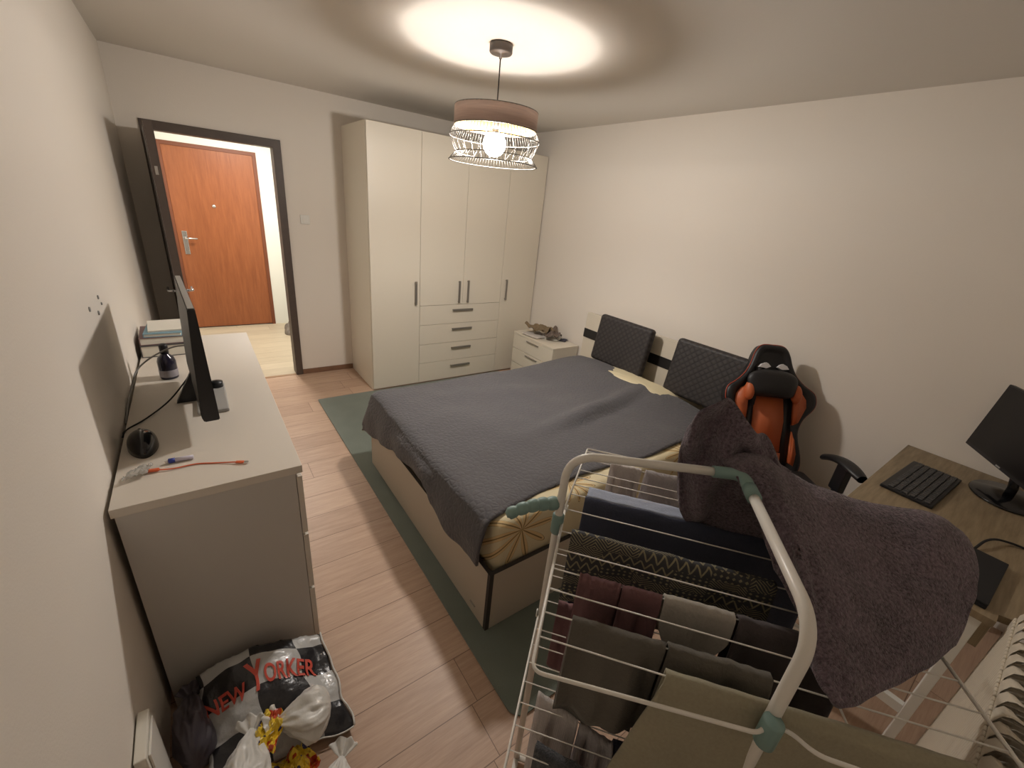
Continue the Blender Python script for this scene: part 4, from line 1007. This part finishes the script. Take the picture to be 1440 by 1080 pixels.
# garment over the wing: navy with pale lining strip on top
drape('navy_garment', WW(.075, .045), WW(.075, .66), .30, .14, M['navy'], 'dark navy garment hanging just beyond the patterned cloth', 'garment', 2.2, .006, 1.5)
b = NB(); grid(b, 30, 6, lambda u, v: WW(.08+.062*v, .048+.30*u)+Vector((0, 0, .008+.003*nz(u*6, v*3))))
tag(solidify(obj('folded_towel', b, M['lightblue'], smooth=True), .005), 'pale blue folded strip of cloth lying over the far wires of the rack', 'cloth')
drape('white_top', WW(.37, .095), WW(.37, .20), .26, .22, M['knit'], 'white ribbed garment at the far end of the rack', 'garment', 3, .010, 1.5, hem=.3)
drape('white_top', WW(.37, .215), WW(.37, .34), .27, .22, M['knit2'], 'light grey ribbed garment hanging between the white top and the mauve towel', 'garment', 4.4, .010, 1.3, hem=.3)
drape('white_top', WW(.27, .37), WW(.27, .48), .22, .2, M['greycloth'], 'grey ribbed cloth with a white edge behind the right frame tube', 'garment', 6, .006, 1.5)
drape('maroon_shorts', WP(.208, .062), WP(.208, .152), .34, .25, M['maroon'], 'maroon garment half at the rail end of the rack', 'garment', 5, .006, 1, n=(24, 40))
drape('maroon_shorts', WP(.208, .155), WP(.208, .238), .34, .25, M['maroon'], 'maroon garment half beside the round grey cloth', 'garment', 7.7, .006, 1, n=(24, 40))
drape('grey_cloth', WP(.208, .242), WP(.208, .384), .145, .12, M['greycloth'], 'rounded heather grey cloth hanging in the middle of the rack', 'cloth', 8, .004, .8, round_=.8, hem=.05)
drape('dark_garment', WP(.210, .39), WP(.210, .60), .38, .30, M['brownblack'], 'black brown garment hanging to the right of the grey cloth', 'garment', 9, .008, 2)
drape('dark_trousers', WP(.325, .058), WP(.325, .235), .245, .34, M['olivedark'], 'dark olive trouser leg over the near wire at the rail end', 'trousers', 10, .010, 1.2)
drape('dark_trousers', WP(.325, .24), WP(.325, .42), .29, .34, M['olivedark'], 'dark olive trouser leg behind the light olive cloth', 'trousers', 11.3, .008, 1.5)
drape('olive_cloth', WP(.380, .232), WP(.380, .70), .34, .20, M['olive'], 'light olive cloth over the nearest wire of the rack', 'cloth', 12, .006, 1.3, skewL=-.14)
drape('ribbed_jumper', LB(.27, .02), LB(.30, .12), .26, .16, M['knit'], 'white ribbed jumper sleeve on the lower shelf near the rail', 'garment', 13, .010, 1.3, hem=.2)
drape('ribbed_jumper', LB(.31, .125), LB(.33, .20), .24, .16, M['knit2'], 'bunched pale sleeve on the lower shelf next to the white one', 'garment', 14, .014, 2, hem=.3)
drape('dark_jumper', LB(.32, .20), LB(.32, .60), .35, .22, M['darknavy'], 'dark navy knit hanging from the lower shelf', 'garment', 15, .010, 2.5)
drape('blue_garment', LB(-.10, .06), LB(-.10, .26), .26, .2, M['navy'], 'dark blue garment on the lower shelf behind the maroon one', 'garment', 16, .008, 2)
drape('terry_cloth', LB(.38, .035), LB(.40, .16), .22, .14, M['fluffy'], 'dark fluffy terry cloth on the lower shelf at the near end', 'cloth', 17, .014, 1.5, thick=.012)
drape('maroon_sleeve', LB(.0, .03), LB(.0, .14), .25, .2, M['maroon'], 'maroon sleeve on the lower shelf by the left post', 'garment', 18, .008, 1.2)

# big mauve towel behind the frame
T0 = Vector((1.250, .303, 0)); TN = Vector((.770, .637, 0)).normalized()
top_c = [T0+wd*a_+TN*.03+Vector((0, 0, z_)) for a_, z_ in [(.05, 1.30), (.13, 1.325), (.19, 1.298), (.28, 1.272), (.40, 1.258), (.51, 1.266), (.585, 1.235)]]
bot_c = [Vector(p) for p in [(1.235, .075, 1.16), (1.20, -.01, 1.115), (1.115, -.062, 1.108), (1.086, -.112, 1.100), (1.17, -.140, 1.102), (1.30, -.175, 1.106), (1.415, -.195, 1.115)]]
def crv(C_, u):
    k = u*(len(C_)-1); i = min(int(k), len(C_)-2); f = k-i; g = lambda j: C_[max(0, min(len(C_)-1, j))]
    p0, p1, p2, p3 = g(i-1), g(i), g(i+1), g(i+2)
    return .5*(2*p1+(-p0+p2)*f+(2*p0-5*p1+4*p2-p3)*f*f+(-p0+3*p1-3*p2+p3)*f**3)
def tow(u, v):
    # v: outer hem 0 .. .3 ridge over the arm .. 1 inner hem lying on the shelf wires
    a = crv(top_c, u)
    if v < .3:
        t = (.3-v)/.3
        p = a+TN*(.022*min(1, t/.06)**.5+.02*t+.012*sin(9*u+2)*t)+wd*(.05*t*(u-.5))+Vector((0, 0, -.34*t))
        return p+Vector((0, 0, .005*nz(u*14, t*8, 8)))
    t = (v-.3)/.7; c = crv(bot_c, u)
    p = a.lerp(c, t)
    p -= TN*(.022*min(1, t/.06)**.5*(1-t))
    p += Vector((0, 0, .030*sin(pi*t)*(.5+.5*sin(5*u+1))+.010*nz(u*5, t*4, 3)*sin(pi*t)))
    p += (wd*.022-TN*.0)*sin(pi*t)*max(0, u-.65)/.35
    return p+Vector((0, 0, .004*nz(u*14, v*10, 8)))
b = NB(); grid(b, 90, 100, tow)
big = thing('bath_towel', 'large plush mauve grey towel draped over the outer corner of the rack', 'towel', (1.45, .06, 1.2))
o = solidify(obj('towel_sheet', b, M['towel'], big, True), .012, 0); o.matrix_parent_inverse = Matrix.Translation(-Vector(big.location))
flT = [(-.030, 1.36), (-.018, 1.405), (.018, 1.440), (.06, 1.425), (.11, 1.378), (.155, 1.352), (.195, 1.300), (.24, 1.272)]
flB = [(-.016, 1.20), (.004, 1.105), (.050, 1.062), (.085, 1.10), (.125, 1.175), (.155, 1.215), (.19, 1.235), (.235, 1.245)]
def crv2(C_, u): q = crv([Vector((x, y, 0)) for x, y in C_], u); return (q.x, q.y)
def flap(u, v):
    a = crv2(flT, u); c = crv2(flB, u)
    s = a[0]+(c[0]-a[0])*v; z = a[1]+(c[1]-a[1])*v
    s += -.014*sin(pi*v)*(1-u)
    bulge = .035*sin(pi*u)**.6*(.35+.65*sin(pi*min(1, v*.9+.1))); fo = .016*sin(u*15+5*v+2*nz(u*2, v*2, 9))+.009*sin(u*24-9*v+1)+.018*nz(u*4, v*4, 6)
    return T0+wd*s-TN*(bulge+fo-.075)+Vector((0, 0, z+.006*nz(u*8, v*8, 1)))
def flapb(u, v):
    a = flap(u, v); e = min(u, 1-u)*6; e = min(1, e)*min(1, v*6)*1.0
    return a+TN*(.045*e)
b = NB(); grid(b, 60, 44, flap); grid(b, 60, 44, flapb); bmesh.ops.remove_doubles(b, verts=b.verts, dist=.0004)
o = obj('towel_fold', b, M['towel'], big, True); o.matrix_parent_inverse = Matrix.Translation(-Vector(big.location)); solidify(o, .006, 0)

# ------------------------------------------------------------------ world, camera, look
w = bpy.data.worlds.new('night'); SC.world = w; w.use_nodes = True
w.node_tree.nodes['Background'].inputs[0].default_value = (.02, .022, .03, 1); w.node_tree.nodes['Background'].inputs[1].default_value = 1
cam = bpy.data.cameras.new('camera'); cam.sensor_width = 36; cam.lens = 589.84/1440*36; cam.clip_start = .01
co = bpy.data.objects.new('camera', cam); COL.objects.link(co); SC.camera = co
Rr = Vector((.8103388264542595, -.5778825447809628, .0969677821660997)); Ru = Vector((.15015723927474572, .3647516559423297, .9189173156387442)); Rf = Vector((.5663954359227487, .7300739646945418, -.3823456763729292))
co.matrix_world = frame_M((.3234550, -.1108977, 1.8157476), Rr, Ru, -Rf)
vs = SC.view_settings; vs.view_transform = 'Standard'; vs.look = 'None'; vs.exposure = 0.62; vs.gamma = 1; vs.use_curve_mapping = False
